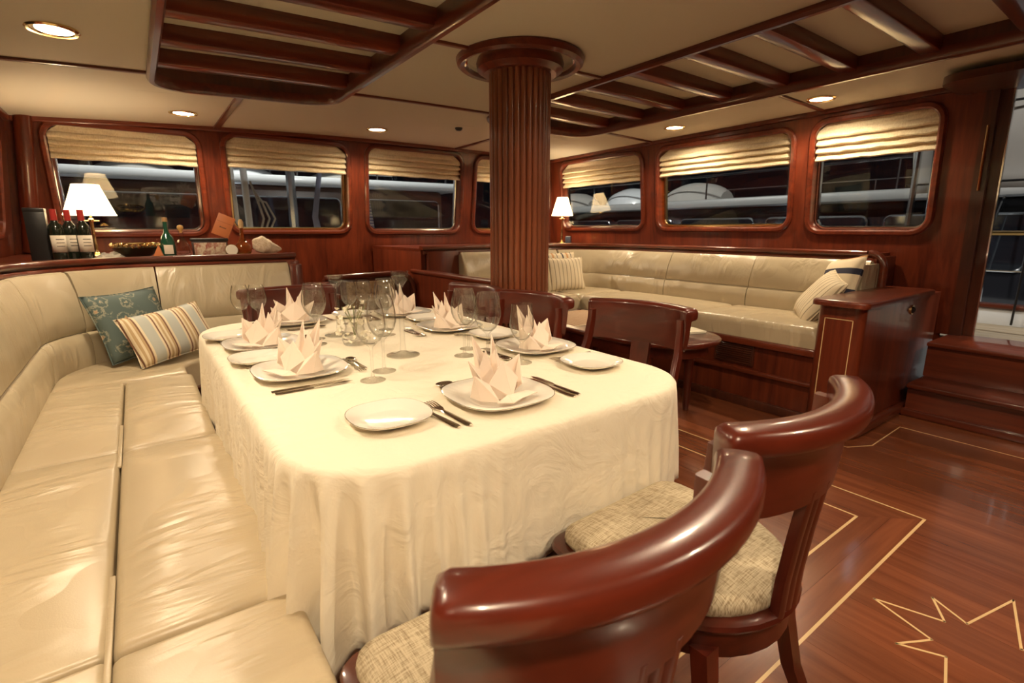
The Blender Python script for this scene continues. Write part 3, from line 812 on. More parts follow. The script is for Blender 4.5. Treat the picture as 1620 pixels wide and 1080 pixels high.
# ------------------------------------------------------------------ dining table and cloth
T0, T1, U0, U1, TRD = 0.18, 1.375, 0.865, 2.80, 0.22
tab = thing('dining_table', 'rectangular dining table under the cream tablecloth', 'table', (0.78, 1.83, 0))
B(MB().prism(rrect(T0 + 0.01, T1 - 0.01, U0 + 0.01, U1 - 0.01, TRD, 6), 0.705, 0.740), 'tabletop', WY, tab)
for y in (1.35, 2.35):
    B(MB().lathe([(0.0, 0.04), (0.085, 0.04), (0.07, 0.12), (0.055, 0.3), (0.075, 0.5), (0.06, 0.62), (0.12, 0.705), (0.0, 0.705)], 20, (0.78, y, 0)), 'pedestal', CHAIRZ, tab)
    B(MB().box(0.45, 1.11, y - 0.05, y + 0.05, 0.0, 0.05, 0.012), 'foot', CHAIRW, tab)
def cloth_mesh():
    base = []
    for (cx, cy, a0, cwt) in ((T1 - TRD, U1 - TRD, 0, 0.4), (T0 + TRD, U1 - TRD, 90, 0.4), (T0 + TRD, U0 + TRD, 180, 1.0), (T1 - TRD, U0 + TRD, 270, 0.18)):
        for k in range(57): a = R(a0 + 90 * k / 56); base.append((cx + TRD * math.cos(a), cy + TRD * math.sin(a), math.cos(a), math.sin(a), cwt * (1.0 - abs(k - 28) / 42.0), cwt))
    out = []
    n = len(base)
    for i in range(n):
        a = base[i]; b = base[(i + 1) % n]; out.append(a)
        d = math.hypot(b[0] - a[0], b[1] - a[1])
        if d > 0.1:
            q = int(d / 0.009)
            for k in range(1, q):
                t = k / q; e = min(t, 1 - t) * d
                out.append((a[0] + (b[0] - a[0]) * t, a[1] + (b[1] - a[1]) * t, a[2], a[3], max(0.0, 0.33 * (1 - e / 0.30)) * (a[5] if t < 0.5 else b[5]), 0))
    n = len(out); L_ = [0]
    for i in range(1, n): L_.append(L_[-1] + math.hypot(out[i][0] - out[i - 1][0], out[i][1] - out[i - 1][1]))
    rows = [(-0.10, 0.750), (-0.03, 0.750), (-0.012, 0.749), (-0.003, 0.745), (0.004, 0.737), (0.007, 0.72)] + [(0.008, 0.72 - 0.024 * k) for k in range(1, 14)]
    v = []; f = []
    for ri, (o, z) in enumerate(rows):
        h = max(0.0, (0.735 - z) / 0.34)
        for i, (x, y, nx, ny, cw_, _q) in enumerate(out):
            s = L_[i]
            wave = 0.5 + 0.5 * math.sin(s * 2 * PI / 0.062 + 1.5 * math.sin(s * 11)); small = math.sin(s * 2 * PI / 0.21 + 0.6)
            wide = math.sin(s * 2 * PI / 0.47 + 0.5 * math.sin(s * 3.1))
            amp = (0.088 * cw_ + 0.0045) * min(1, h * 1.5) ** 0.8; wave = wave ** 1.6
            fl_ = (0.010 + 0.022 * cw_) * h
            oo = o + fl_ + amp * (wave - 0.5) + 0.006 * small * h + 0.007 * wide * h
            v.append((x + nx * oo, y + ny * oo, z - 0.10 * cw_ * cw_ * h))
    k = len(rows)
    for r_ in range(k - 1):
        for i in range(n):
            j = (i + 1) % n; f.append((r_ * n + i, r_ * n + j, (r_ + 1) * n + j, (r_ + 1) * n + i))
    f.append(tuple(range(n)))
    return v, f
v, f = cloth_mesh()
tc_ = build('tablecloth', v, f, CLOTH, angle=80)
tag(tc_, 'cream white tablecloth draped over the dining table', 'tablecloth')
md = tc_.modifiers.new('thickness', 'SOLIDIFY'); md.thickness = 0.0015; md.offset = -1

# ------------------------------------------------------------------ dining chairs
def seat_outline(g=0.0):
    pts = []
    w = 0.235 - g; fy = 0.225 - g
    pts += arc(w - 0.05, fy - 0.05, 0.05, 0, 90, 4) + arc(-w + 0.05, fy - 0.05, 0.05, 90, 180, 4)
    for k in range(0, 17):
        a = R(180 + 180 * k / 16); pts.append((w * math.cos(a), -0.015 + (0.235 - g) * math.sin(a)))
    return pts
def make_chair(label):
    c = thing('dining_chair', label, 'chair', (0, 0, 0), 0, 'mahogany dining chairs around the table')
    MB().prism(seat_outline(0.012), 0.375, 0.438).build('seat_frame', CHAIRW, c)
    mb = MB(); lo = seat_outline(0.0); n = len(lo); v = []; f = []
    rows = [(0.012, 0.432), (0.0, 0.438), (-0.004, 0.446), (0.0, 0.454), (0.010, 0.458), (0.03, 0.458)]
    for g, z in rows: v += [(x, y, z) for x, y in seat_outline(g)]
    for r_ in range(len(rows) - 1):
        for i in range(n): j = (i + 1) % n; f.append((r_ * n + i, r_ * n + j, (r_ + 1) * n + j, (r_ + 1) * n + i))
    f.append(tuple(range(n))); f.append(tuple((len(rows) - 1) * n + i for i in range(n)))
    mb.add(v, f); mb.build('seat_rim', CHAIRW, c)
    v = []; f = []; rows = [(0.024, 0.456), (0.018, 0.468), (0.020, 0.484), (0.034, 0.497), (0.07, 0.507), (0.13, 0.514), (0.19, 0.517)]
    for g, z in rows: v += [(x, y, z) for x, y in seat_outline(g)]
    for r_ in range(len(rows) - 1):
        for i in range(n): j = (i + 1) % n; f.append((r_ * n + i, r_ * n + j, (r_ + 1) * n + j, (r_ + 1) * n + i))
    f.append(tuple(range(n))); f.append(tuple((len(rows) - 1) * n + i for i in range(n)))
    build('seat_cushion', v, f, LINEN, c, angle=60)
    # crest rail
    ch_, sg_ = 0.225, 0.07
    Rr = (ch_ ** 2 + sg_ ** 2) / (2 * sg_); P = []
    a1 = math.degrees(math.asin(ch_ / Rr))
    for k in range(17):
        a = R(a1 - 2 * a1 * k / 16); P.append((Rr * math.sin(a), -0.265 + Rr * (1 - math.cos(a)), 0.0))
    crest = [(-0.013, 0.715), (0.010, 0.713), (0.017, 0.78), (0.021, 0.836), (0.027, 0.842), (0.046, 0.846), (0.053, 0.851), (0.0555, 0.860), (0.0555, 0.876), (0.052, 0.886), (0.044, 0.891), (0.022, 0.8925), (0.000, 0.891), (-0.008, 0.886), (-0.011, 0.876), (-0.008, 0.80)]
    MB().sweep(crest, P, soft=0.016).build('crest_rail', CHAIRW, c, angle=50)
    # side posts sweeping forward, splat, legs
    for sx in (-1, 1):
        pp_ = [(sx * 0.214, -0.188, 0.845), (sx * 0.216, -0.186, 0.80), (sx * 0.222, -0.166, 0.70), (sx * 0.228, -0.122, 0.60), (sx * 0.233, -0.060, 0.51), (sx * 0.236, 0.010, 0.45), (sx * 0.236, 0.05, 0.41)]
        MB().sweep(rrect(-0.021, 0.021, -0.012, 0.012, 0.005, 2), pp_, up=(1, 0, 0)).build('side_post', CHAIRZ, c)
        MB().box(sx * 0.236 - 0.017, sx * 0.236 + 0.017, 0.0, 0.07, 0.37, 0.43, 0.006).build('joint_block', CHAIRZ, c)
        lp = [(sx * 0.165, -0.165, 0.40), (sx * 0.170, -0.180, 0.30), (sx * 0.178, -0.205, 0.18), (sx * 0.192, -0.25, 0.07), (sx * 0.202, -0.285, 0.0)]
        v = []; f = []
        for i, (x, y, z) in enumerate(lp):
            w = 0.021 - 0.0016 * i
            v += [(x - w, y - w * 0.9, z), (x + w, y - w * 0.9, z), (x + w, y + w * 0.9, z), (x - w, y + w * 0.9, z)]
        for i in range(4):
            for q in range(4): f.append((i * 4 + q, i * 4 + (q + 1) % 4, i * 4 + 4 + (q + 1) % 4, i * 4 + 4 + q))
        f += [(0, 1, 2, 3), (16, 17, 18, 19)]
        build('leg', v, f, CHAIRZ, c)
        MB().lathe([(0.012, 0.0), (0.016, 0.03), (0.022, 0.30), (0.024, 0.40)], 12, (sx * 0.195, 0.175, 0)).build('leg', CHAIRZ, c)
    sp = []
    for k in range(13):
        w = -0.044 + 0.088 * k / 12; sp.append((0.010 + 0.004 * abs(math.sin(3 * PI * k / 12)), w))
    sp += [(-0.008, 0.044), (-0.008, -0.044)]
    MB().sweep(sp, [(0, -0.236, 0.44), (0, -0.240, 0.53), (0, -0.250, 0.63), (0, -0.263, 0.735)], up=(1, 0, 0)).build('splat', CHAIRZ, c, angle=30)
    return c
ch1 = make_chair('mahogany dining chair nearest the viewer, its curved back cut off by the lower picture edge')
ch1.location = (0.424, 0.565, 0)
dup(ch1, (0.962, 0.628, 0), R(2), 'mahogany dining chair beside the nearest one, its whole rounded seat and linen cushion in view')
dup(ch1, (1.51, 1.394, 0), R(100), 'mahogany dining chair at the right table side, nearest the bare round-edged side plate')
dup(ch1, (1.345, 1.94, 0), R(94), 'middle mahogany dining chair of the right table side, behind the glasses and napkin')
dup(ch1, (1.30, 2.42, 0), R(92), 'mahogany dining chair farthest along the right table side, left of the column foot')
dup(ch1, (0.655, 2.76, 0), R(180), 'mahogany dining chair at the far head of the table before the settee')

# ------------------------------------------------------------------ tableware
def squircle(r, p=3.2, n=40):
    out = []
    for k in range(n):
        a = 2 * PI * k / n; c, s = math.cos(a), math.sin(a)
        q = r / (abs(c) ** p + abs(s) ** p) ** (1 / p) * 0.93; out.append((q * c, q * s))
    return out
def plate_mesh(name, r, parent, sq=3.0):
    prof = [(0.55, 0.0), (0.60, 0.003), (0.98, 0.017), (1.0, 0.020), (0.985, 0.0215), (0.70, 0.0115), (0.62, 0.0065), (0.55, 0.005), (0.02, 0.005)]
    base = squircle(1.0, sq); n = len(base); v = []; f = []
    for (q, z) in prof: v += [(x * q * r, y * q * r, z) for x, y in base]
    for i in range(len(prof) - 1):
        for k in range(n): w = (k + 1) % n; f.append((i * n + k, i * n + w, (i + 1) * n + w, (i + 1) * n + k))
    f.append(tuple(range(n))); f.append(tuple((len(prof) - 1) * n + k for k in range(n)))
    body = build(name, v, f, PORC, parent, angle=50)
    mb = MB(); P = [(x * r * 0.997, y * r * 0.997, 0.0205) for x, y in base]
    mb.tube(P, 0.0009, 5, closed=True); mb.build('silver_rim', SILVER, parent)
def make_plate(nm, r, label, cat='plate', sq=3.0, group=None):
    p = thing(nm, label, cat, (0, 0, 0), 0, group); plate_mesh('plate_body', r, p, sq); return p
dinner = make_plate('dinner_plate', 0.150, '', group='dinner plates under the napkins')
side = make_plate('side_plate', 0.105, '', sq=2.6, group='side plates')

def napkin_mesh():
    mb = MB()
    def tri(*p): mb.add(p, [tuple(range(len(p)))])
    def pol(a, r_, z): a = R(a + 90); return (r_ * math.cos(a), r_ * math.sin(a), z)
    # pleated fan of standing peaks
    pk = [(-84, 0.082, 0.098), (-30, 0.066, 0.150), (28, 0.064, 0.158), (82, 0.080, 0.108)]
    vl = [(-57, 0.040, 0.066), (-1, 0.026, 0.084), (55, 0.040, 0.070)]
    seq = [('e', (-122, 0.060, 0.030))]
    for k in range(4):
        seq.append(('p', pk[k]))
        if k < 3: seq.append(('v', vl[k]))
    seq.append(('e', (122, 0.060, 0.032)))
    top = [pol(*q[1]) for q in seq]
    bot = [pol(q[1][0], {'p': 0.050, 'v': 0.016, 'e': 0.034}[q[0]], 0.004) for q in seq]
    for k in range(len(seq) - 1):
        if seq[k][0] == 'p': tri(top[k], top[k + 1], bot[k + 1], bot[k])
        else: tri(top[k], top[k + 1], bot[k + 1], bot[k])
    # folded-over inner layers: kites set in front of the valleys
    for (a, h) in ((-30, 0.128), (28, 0.132)):
        c0 = pol(a, 0.030, h * 0.92); l0 = pol(a - 34, 0.050, 0.060); r0 = pol(a + 34, 0.050, 0.060); b0 = pol(180, 0.012, 0.006)
        tri(c0, l0, b0); tri(c0, b0, r0)
    # front kite
    tri((0.004, -0.012, 0.098), (-0.050, -0.026, 0.050), (0.0, -0.050, 0.008)); tri((0.004, -0.012, 0.098), (0.0, -0.050, 0.008), (0.048, -0.020, 0.046))
    tri((-0.050, -0.026, 0.050), (-0.060, 0.0, 0.006), (0.0, -0.050, 0.006)); tri((0.048, -0.020, 0.046), (0.0, -0.050, 0.006), (0.058, 0.004, 0.006))
    # left open cup
    tri((-0.088, -0.020, 0.078), (-0.050, -0.026, 0.050), (-0.052, -0.064, 0.014)); tri((-0.088, -0.020, 0.078), (-0.052, -0.064, 0.014), (-0.078, -0.030, 0.014)); tri((-0.088, -0.020, 0.078), (-0.078, -0.030, 0.014), (-0.070, 0.016, 0.010))
    # flaps lying forward on the plate
    tri((-0.010, -0.045, 0.016), (-0.056, -0.060, 0.012), (-0.052, -0.108, 0.024)); tri((-0.010, -0.045, 0.016), (-0.052, -0.108, 0.024), (0.004, -0.078, 0.014))
    tri((-0.010, -0.045, 0.016), (0.004, -0.078, 0.014), (0.048, -0.084, 0.020)); tri((-0.010, -0.045, 0.016), (0.048, -0.084, 0.020), (0.056, -0.040, 0.012))
    return mb
nm_ = napkin_mesh()
def make_napkin(loc, rz, label, s=1.0, mir=1):
    o = MB(); o.v = [(x * mir, y, z) for x, y, z in nm_.v]; o.f = nm_.f
    ob = o.build('napkin', NAPK, smooth=False); ob.location = loc; ob.rotation_euler = (0, 0, rz); ob.scale = (s * 1.14, s * 1.14, s * 1.04)
    md = ob.modifiers.new('thickness', 'SOLIDIFY'); md.thickness = 0.0022; md.offset = 0
    return tag(ob, label, 'napkin', 'folded napkins on the plates')

def glass_prof(h, bowl_r, rim_r, stem_h, base_r):
    bh = h - stem_h
    outer = [(0.0, 0.0), (base_r, 0.0), (base_r, 0.0015), (base_r * 0.55, 0.004), (0.006, 0.011), (0.0042, 0.025), (0.0042, stem_h * 0.75), (0.006, stem_h - 0.004)]
    bp = [(0.35, 0.04), (0.62, 0.12), (0.85, 0.25), (0.98, 0.40), (1.0, 0.48), (0.95, 0.66), (0.86, 0.84), (rim_r / bowl_r, 1.0)]
    outer += [(bowl_r * a, stem_h + bh * b) for a, b in bp]
    inner = [(bowl_r * a - 0.0013, stem_h + bh * b + (0.002 if b < 0.3 else 0)) for a, b in reversed(bp)]
    return outer + inner + [(0.0, stem_h + bh * 0.045)]
def make_glass(kind, label):
    p = {'large': (0.245, 0.0465, 0.034, 0.108, 0.038), 'small': (0.205, 0.040, 0.029, 0.088, 0.034), 'goblet': (0.205, 0.042, 0.036, 0.075, 0.036)}[kind]
    o = MB().lathe(glass_prof(*p), 28).build('wine_glass', GLASS, angle=60)
    return tag(o, label, 'wine glass', 'wine glasses on the table')
ZT = 0.7515
GP = {}
def put_glass(kind, x, y, label):
    if kind not in GP: GP[kind] = make_glass(kind, label); o = GP[kind]
    else:
        o = GP[kind].copy(); COL.objects.link(o); o['label'] = label
    o.location = (x, y, ZT)

# cutlery prototypes, lying along +Y, handle end at y=0
def handle(mb, L_, w0=0.0105, w1=0.0055):
    v = []; f = []; n = 9
    for i in range(n):
        t = i / (n - 1); y = L_ * t; w = w0 * (1 - t) ** 0.8 + w1 * t; hgt = 0.0022
        if i == 0: w *= 0.55
        v += [(-w, y, 0.002), (-w * 0.6, y, 0.002 + hgt), (w * 0.6, y, 0.002 + hgt), (w, y, 0.002), (0, y, 0.0004)]
    for i in range(n - 1):
        for q in range(5): f.append((i * 5 + q, i * 5 + (q + 1) % 5, (i + 1) * 5 + (q + 1) % 5, (i + 1) * 5 + q))
    f += [(0, 1, 2, 3, 4), tuple((n - 1) * 5 + q for q in range(5))]
    mb.add(v, f); return mb
def make_knife(Lh=0.105, Lb=0.115, w=0.013):
    k = thing('table_knife', '', 'knife', (0, 0, 0), 0, 'silver cutlery on the table')
    handle(MB(), Lh).build('handle', SILVER, k)
    pts = [(-0.004, Lh), (0.004, Lh), (w * 0.75, Lh + 0.02), (w * 0.8, Lh + Lb * 0.75), (0.0, Lh + Lb), (-w * 0.55, Lh + Lb * 0.8), (-0.0045, Lh + 0.02)]
    MB().prism(pts, 0.002, 0.0034).build('blade', SILVER, k, smooth=False)
    return k
def make_fork(Lh=0.125, s=1.0):
    k = thing('table_fork', '', 'fork', (0, 0, 0), 0, 'silver cutlery on the table')
    handle(MB(), Lh).build('handle', SILVER, k)
    pts = [(-0.0045, Lh), (0.0045, Lh), (0.010, Lh + 0.014), (0.0125, Lh + 0.030), (-0.0125, Lh + 0.030), (-0.010, Lh + 0.014)]
    MB().prism(pts, 0.002, 0.0042).build('neck', SILVER, k, smooth=False)
    for x in (-0.0108, -0.0036, 0.0036, 0.0108):
        MB().sweep(rrect(-0.0017, 0.0017, -0.001, 0.001, 0.0005, 1), [(x, Lh + 0.029, 0.003), (x, Lh + 0.05, 0.0065), (x, Lh + 0.075, 0.0055)]).build('tine', SILVER, k)
    return k
def make_spoon(Lh=0.12):
    k = thing('dessert_spoon', '', 'spoon', (0, 0, 0), 0, 'silver cutlery on the table')
    handle(MB(), Lh).build('handle', SILVER, k)
    v = []; f = []; n = 16
    rows = [(1.0, 0.007), (0.8, 0.0035), (0.45, 0.0012), (0.1, 0.0008)]
    for q, z in rows:
        for i in range(n): a = 2 * PI * i / n; v.append((0.018 * q * math.cos(a), Lh + 0.024 + 0.027 * q * math.sin(a), z))
    for r_ in range(3):
        for i in range(n): j = (i + 1) % n; f.append((r_ * n + i, r_ * n + j, (r_ + 1) * n + j, (r_ + 1) * n + i))
    f.append(tuple(3 * n + i for i in range(n)))
    o = build('bowl', v, f, SILVER, k, angle=70); md = o.modifiers.new('t', 'SOLIDIFY'); md.thickness = 0.001
    return k
knife0, fork0, spoon0 = make_knife(), make_fork(), make_spoon()
USED = {}
def put(proto, loc, rz, label, group=None):
    if proto.name not in USED: USED[proto.name] = 1; proto.location = loc; proto.rotation_euler = (0, 0, rz); proto['label'] = label; return proto
    return dup(proto, loc, rz, label)

def setting(desc, px, py, face, nap_rot=0.0, dknife=0.175, dfork=0.165, side_off=None, mir=1, nap=1.0, top=True, fishk=True):
    a = R(face); fx, fy = math.cos(a), math.sin(a); rx, ry = fy, -fx
    def L2(r_, f_): return (px + rx * r_ + fx * f_, py + ry * r_ + fy * f_)
    rz = a - PI / 2
    put(dinner, (px, py, ZT), rz, 'white rounded-square dinner plate with folded napkin, ' + desc)
    if nap: make_napkin((px + rx * 0.0, py + ry * 0.0, ZT + 0.005), rz + R(nap_rot), 'ivory napkin folded into a star, ' + desc, nap, mir)
    k1 = L2(dknife, -0.12); put(knife0, (*k1, ZT), rz, 'inner silver knife of the pair ' + desc)
    k1 = L2(dknife + 0.022, -0.115); put(knife0, (*k1, ZT), rz, 'outer silver knife of the pair ' + desc)
    k1 = L2(-dfork, -0.13); put(fork0, (*k1, ZT), rz + R(3), 'inner silver fork ' + desc)
    if fishk:
        k1 = L2(-dfork - 0.028, -0.125); put(fork0, (*k1, ZT), rz + R(5), 'outer silver fork ' + desc)
    if top:
        k1 = L2(0.08, 0.185); put(spoon0, (*k1, ZT), rz + PI / 2, 'silver dessert spoon above the plate ' + desc)
        k1 = L2(-0.09, 0.165); put(fork0, (*k1, ZT), rz - PI / 2, 'silver dessert fork above the plate ' + desc)
    so = side_off or (-0.30, 0.0); k1 = L2(*so)
    put(side, (*k1, ZT), rz, 'small white side plate with silver rim ' + desc)
setting('at the near end of the table', 0.745, 1.085, 90, 8, 0.175, 0.165, (-0.305, 0.015))
setting('nearest on the settee side', 0.375, 1.66, 0, 30, 0.165, 0.16, (-0.235, -0.075), -1)
setting('second on the settee side', 0.355, 2.15, 0, 40, 0.165, 0.16, (-0.225, -0.085), -1, fishk=False)
setting('at the far head of the table', 0.585, 2.60, -90, 160, 0.165, 0.16, (-0.29, -0.03), fishk=False)
setting('nearest on the right side by the chairs', 1.19, 1.475, 180, -75, 0.165, 0.165, (-0.30, 0.0))
setting('middle of the right side by the chairs', 1.125, 2.03, 180, -75, 0.165, 0.165, (-0.27, -0.06), fishk=False)
setting('farthest on the right side by the chairs', 1.12, 2.53, 180, -75, 0.165, 0.165, (-0.24, -0.02), fishk=False)

put_glass('large', 0.532, 1.445, 'tall wine glass at the end of the knives nearest on the settee side')
put_glass('large', 0.600, 1.523, 'tall wine glass close behind the front centre one')
put_glass('large', 0.917, 1.546, 'tall wine glass left of the group of four beside the near napkin')
put_glass('small', 0.985, 1.630, 'small wine glass hidden behind the tall one of the right group')
put_glass('large', 0.925, 1.405, 'tall wine glass in the middle of the right group behind the near napkin')
put_glass('goblet', 1.025, 1.345, 'stout goblet at the right of the group behind the near napkin')
put_glass('large', 0.537, 2.055, 'tall wine glass behind the settee side napkins')
put_glass('small', 0.565, 2.160, 'small wine glass just behind the tall one on the settee side')
put_glass('small', 0.350, 2.560, 'leftmost wine glass at the far corner of the table')
put_glass('small', 0.415, 2.535, 'second wine glass from the left at the far corner')
put_glass('large', 0.835, 2.067, 'tall wine glass right of the crystal centrepiece beside the tallest candle holder')
put_glass('small', 0.800, 2.430, 'small wine glass behind the left candle holder')
put_glass('small', 0.885, 2.460, 'farthest small wine glass behind the centrepiece')
put_glass('small', 0.880, 2.180, 'small wine glass behind the tall one beside the centrepiece')

def candle_holder(x, y, h, label):
    prof = [(0.0, 0.0), (0.060, 0.0), (0.060, 0.003), (0.03, 0.007), (0.012, 0.016), (0.0085, 0.05), (0.0085, h - 0.06), (0.012, h - 0.05), (0.026, h - 0.032), (0.030, h - 0.012), (0.031, h), (0.028, h), (0.024, h - 0.014), (0.014, h - 0.018), (0.013, h - 0.034), (0.0, h - 0.034)]
    o = MB().lathe(prof, 24).build('candle_holder', GLASS, angle=50); o.location = (x, y, ZT)
    tag(o, label, 'candle holder', 'glass candle holders')
candle_holder(0.74, 1.686, 0.305, 'taller clear glass candle holder in the middle of the table')
candle_holder(0.668, 2.189, 0.262, 'shorter clear glass candle holder behind the centrepiece')
cp = thing('centrepiece', 'crystal vase with a spray of small white blossoms in the table centre', 'vase', (0.665, 1.975, ZT))
MB().lathe([(0.0, 0.0), (0.045, 0.0), (0.052, 0.02), (0.036, 0.07), (0.042, 0.10), (0.039, 0.10), (0.033, 0.07), (0.046, 0.022), (0.0, 0.010)], 20).build('vase', GLASS, cp)
WHITEF = mat('white_blossom', (0.88, 0.82, 0.66), 0.5)
bl0 = None
for k in range(42):
    a = random.uniform(0, 2 * PI); t = random.random(); rr = 0.02 + 0.055 * random.random(); z = 0.07 + 0.12 * t
    if k > 26: z = random.uniform(0.02, 0.1); rr = 0.05 + 0.025 * random.random(); a = random.uniform(2.5, 5.5)
    p = (rr * math.cos(a), rr * math.sin(a), z)
    if bl0 is None:
        mb = MB(); n = 5
        for q in range(n):
            g = 2 * PI * q / n; c1 = (0.011 * math.cos(g), 0.011 * math.sin(g), 0.005); w = 0.6
            mb.add([(0, 0, 0), (0.009 * math.cos(g - w), 0.009 * math.sin(g - w), 0.004), c1, (0.009 * math.cos(g + w), 0.009 * math.sin(g + w), 0.004), (0, 0, -0.004)], [(0, 1, 2, 3), (4, 3, 2, 1)])
        bl0 = mb.build('blossom', WHITEF, cp, smooth=False); bl0.location = p
    else: share(bl0, 'blossom', cp, p, (random.uniform(-1, 1), random.uniform(-1, 1), a))
for k in range(10):
    a = 2 * PI * k / 10; MB().tube([(0, 0, 0.02), (0.012 * math.cos(a), 0.012 * math.sin(a), 0.09), (0.045 * math.cos(a), 0.045 * math.sin(a), 0.15)], 0.0012, 5).build('stem', mat('stem_green', (0.25, 0.28, 0.12), 0.6), cp)

# ------------------------------------------------------------------ coffee table
cf = thing('coffee_table', 'oval mahogany coffee table standing before the corner sofa', 'coffee table', (2.65, 2.4, 0))
ov = [(2.65 + 0.36 * math.copysign(abs(math.cos(a)) ** 0.75, math.cos(a)), 2.38 + 0.74 * math.copysign(abs(math.sin(a)) ** 0.8, math.sin(a))) for a in [2 * PI * k / 48 for k in range(48)]]
mb = MB(); bm = bmesh.new(); vs_ = [bm.verts.new((x, y, 0.522)) for x, y in ov]; fc = bm.faces.new(vs_)
ex = bmesh.ops.extrude_face_region(bm, geom=[fc]); tv = [q for q in ex['geom'] if isinstance(q, bmesh.types.BMVert)]
bmesh.ops.translate(bm, vec=(0, 0, 0.033), verts=tv)
bmesh.ops.bevel(bm, geom=[e for e in bm.edges if abs(e.verts[0].co.z - e.verts[1].co.z) < 1e-4], offset=0.012, segments=3, affect='EDGES', profile=0.5)
bm.verts.index_update(); mb.add([q.co[:] for q in bm.verts], [[q.index for q in f.verts] for f in bm.faces]); bm.free()
B(mb, 'top', CHAIRW, cf)
B(MB().prism([(2.65 + (x - 2.65) * 0.86, 2.38 + (y - 2.38) * 0.90) for x, y in ov], 0.45, 0.522), 'apron', CHAIRW, cf)
for (x, y) in ((2.90, 1.95), (2.42, 1.92), (2.90, 2.82), (2.42, 2.84)):
    B(MB().lathe([(0.018, 0.0), (0.022, 0.03), (0.030, 0.30), (0.036, 0.46)], 14, (x, y, 0)), 'leg', CHAIRZ, cf)
rn = thing('table_runner', 'striped woven runner lying across the oval coffee table', 'runner', (2.64, 2.75, 0.555))
B(MB().box(2.36, 2.90, 2.50, 2.98, 0.5552, 0.5578, 0.001), 'cloth', stripes('runner_stripe', [(0, (0.62, 0.45, 0.28)), (0.3, (0.30, 0.12, 0.06)), (0.45, (0.66, 0.5, 0.33)), (0.75, (0.36, 0.16, 0.08))], 22, 'x'), rn)
B(MB().box(2.36, 2.90, 2.47, 2.50, 0.5552, 0.5572, 0.0008), 'fringe', mat('fringe', (0.65, 0.5, 0.33), 0.9), rn)
bk = thing('booklet', 'pale booklet lying on the near end of the oval coffee table', 'book', (2.79, 1.92, 0.556), R(-20))
MB().box(-0.10, 0.10, -0.075, 0.075, 0.0, 0.012, 0.001).build('pages', mat('paper', (0.82, 0.76, 0.60), 0.7), bk)
MB().box(-0.103, 0.103, -0.078, 0.078, 0.012, 0.0135, 0.0006).build('cover', mat('pale_cover', (0.80, 0.74, 0.58), 0.5), bk)

# ------------------------------------------------------------------ cushions
def pillow(name, w, h, t, mt, label, group, loc, rz, tilt, roll=0.0):
    n = 18; v = []; f = []
    for side_ in (1, -1):
        for j in range(n + 1):
            for i in range(n + 1):
                u = 2 * i / n - 1; q = 2 * j / n - 1
                th = t / 2 * (max(0, 1 - u ** 4) ** 0.6) * (max(0, 1 - q ** 4) ** 0.6) * (1 - 0.12 * (u * u + q * q)) * (1 + 0.05 * math.sin(5 * u + 3 * q))
                ex_ = 1 - 0.07 * (1 - u * u) * q * q; ey_ = 1 - 0.07 * (1 - q * q) * u * u
                v.append((w / 2 * u * ey_, side_ * th, h / 2 * q * ex_))
    k = (n + 1) ** 2
    for s_ in (0, 1):
        for j in range(n):
            for i in range(n):
                a = s_ * k + j * (n + 1) + i; f.append((a, a + 1, a + n + 2, a + n + 1) if s_ == 0 else (a, a + n + 1, a + n + 2, a + 1))
    o = thing(name, label, 'cushion', (0, 0, 0), 0, group)
    o.matrix_world = Matrix.Translation(loc) @ Matrix.Rotation(rz, 4, 'Z') @ Matrix.Rotation(tilt, 4, 'X') @ Matrix.Rotation(roll, 4, 'Y')
    me = build('cushion_cover', v, f, mt, o, angle=75)
    bm = bmesh.new(); bm.from_mesh(me.data); bmesh.ops.remove_doubles(bm, verts=bm.verts, dist=0.0004); bmesh.ops.recalc_face_normals(bm, faces=bm.faces); bm.to_mesh(me.data); bm.free()
    P = []
    for (u0, q0, u1, q1) in ((-1, -1, 1, -1), (1, -1, 1, 1), (1, 1, -1, 1), (-1, 1, -1, -1)):
        for s_ in range(10):
            u = u0 + (u1 - u0) * s_ / 10; q = q0 + (q1 - q0) * s_ / 10
            P.append((w / 2 * u * (1 - 0.07 * (1 - q * q) * u * u), 0, h / 2 * q * (1 - 0.07 * (1 - u * u) * q * q)))
    MB().tube(P, 0.004, 6, closed=True).build('piping', mt, o)
    return o
pillow('floral_cushion', 0.42, 0.40, 0.12, FLORAL, 'teal floral cushion leaning in the corner of the left settee', 'cushions on the left settee', (-0.065, 3.635, 0.665), R(36), R(-22), R(-2))
pillow('striped_cushion', 0.46, 0.30, 0.12, STR_A, 'blue and brown striped cushion lying against the teal floral one', 'cushions on the left settee', (0.10, 3.49, 0.615), R(24), R(-30), R(-7))
pillow('striped_cushion', 0.40, 0.36, 0.10, STR_C, 'cream cushion with navy and orange stripes half hidden behind another beside the column', 'cushions on the corner sofa', (3.44, 3.90, 0.80), R(-12), R(-14))
pillow('striped_cushion', 0.42, 0.34, 0.12, STR_B, 'finely striped cream cushion on the sofa just right of the column', 'cushions on the corner sofa', (3.42, 3.77, 0.765), R(-12), R(-16))
pillow('striped_cushion', 0.42, 0.40, 0.12, STR_D, 'cream cushion with navy and orange bands behind the end cabinet', 'cushions on the corner sofa', (3.90, 1.50, 0.82), R(-130), R(-16), R(-8))
pillow('striped_cushion', 0.42, 0.38, 0.13, STR_B, 'finely striped cushion slumped against the end cabinet', 'cushions on the corner sofa', (3.70, 1.53, 0.745), R(-140), R(-34), R(12))

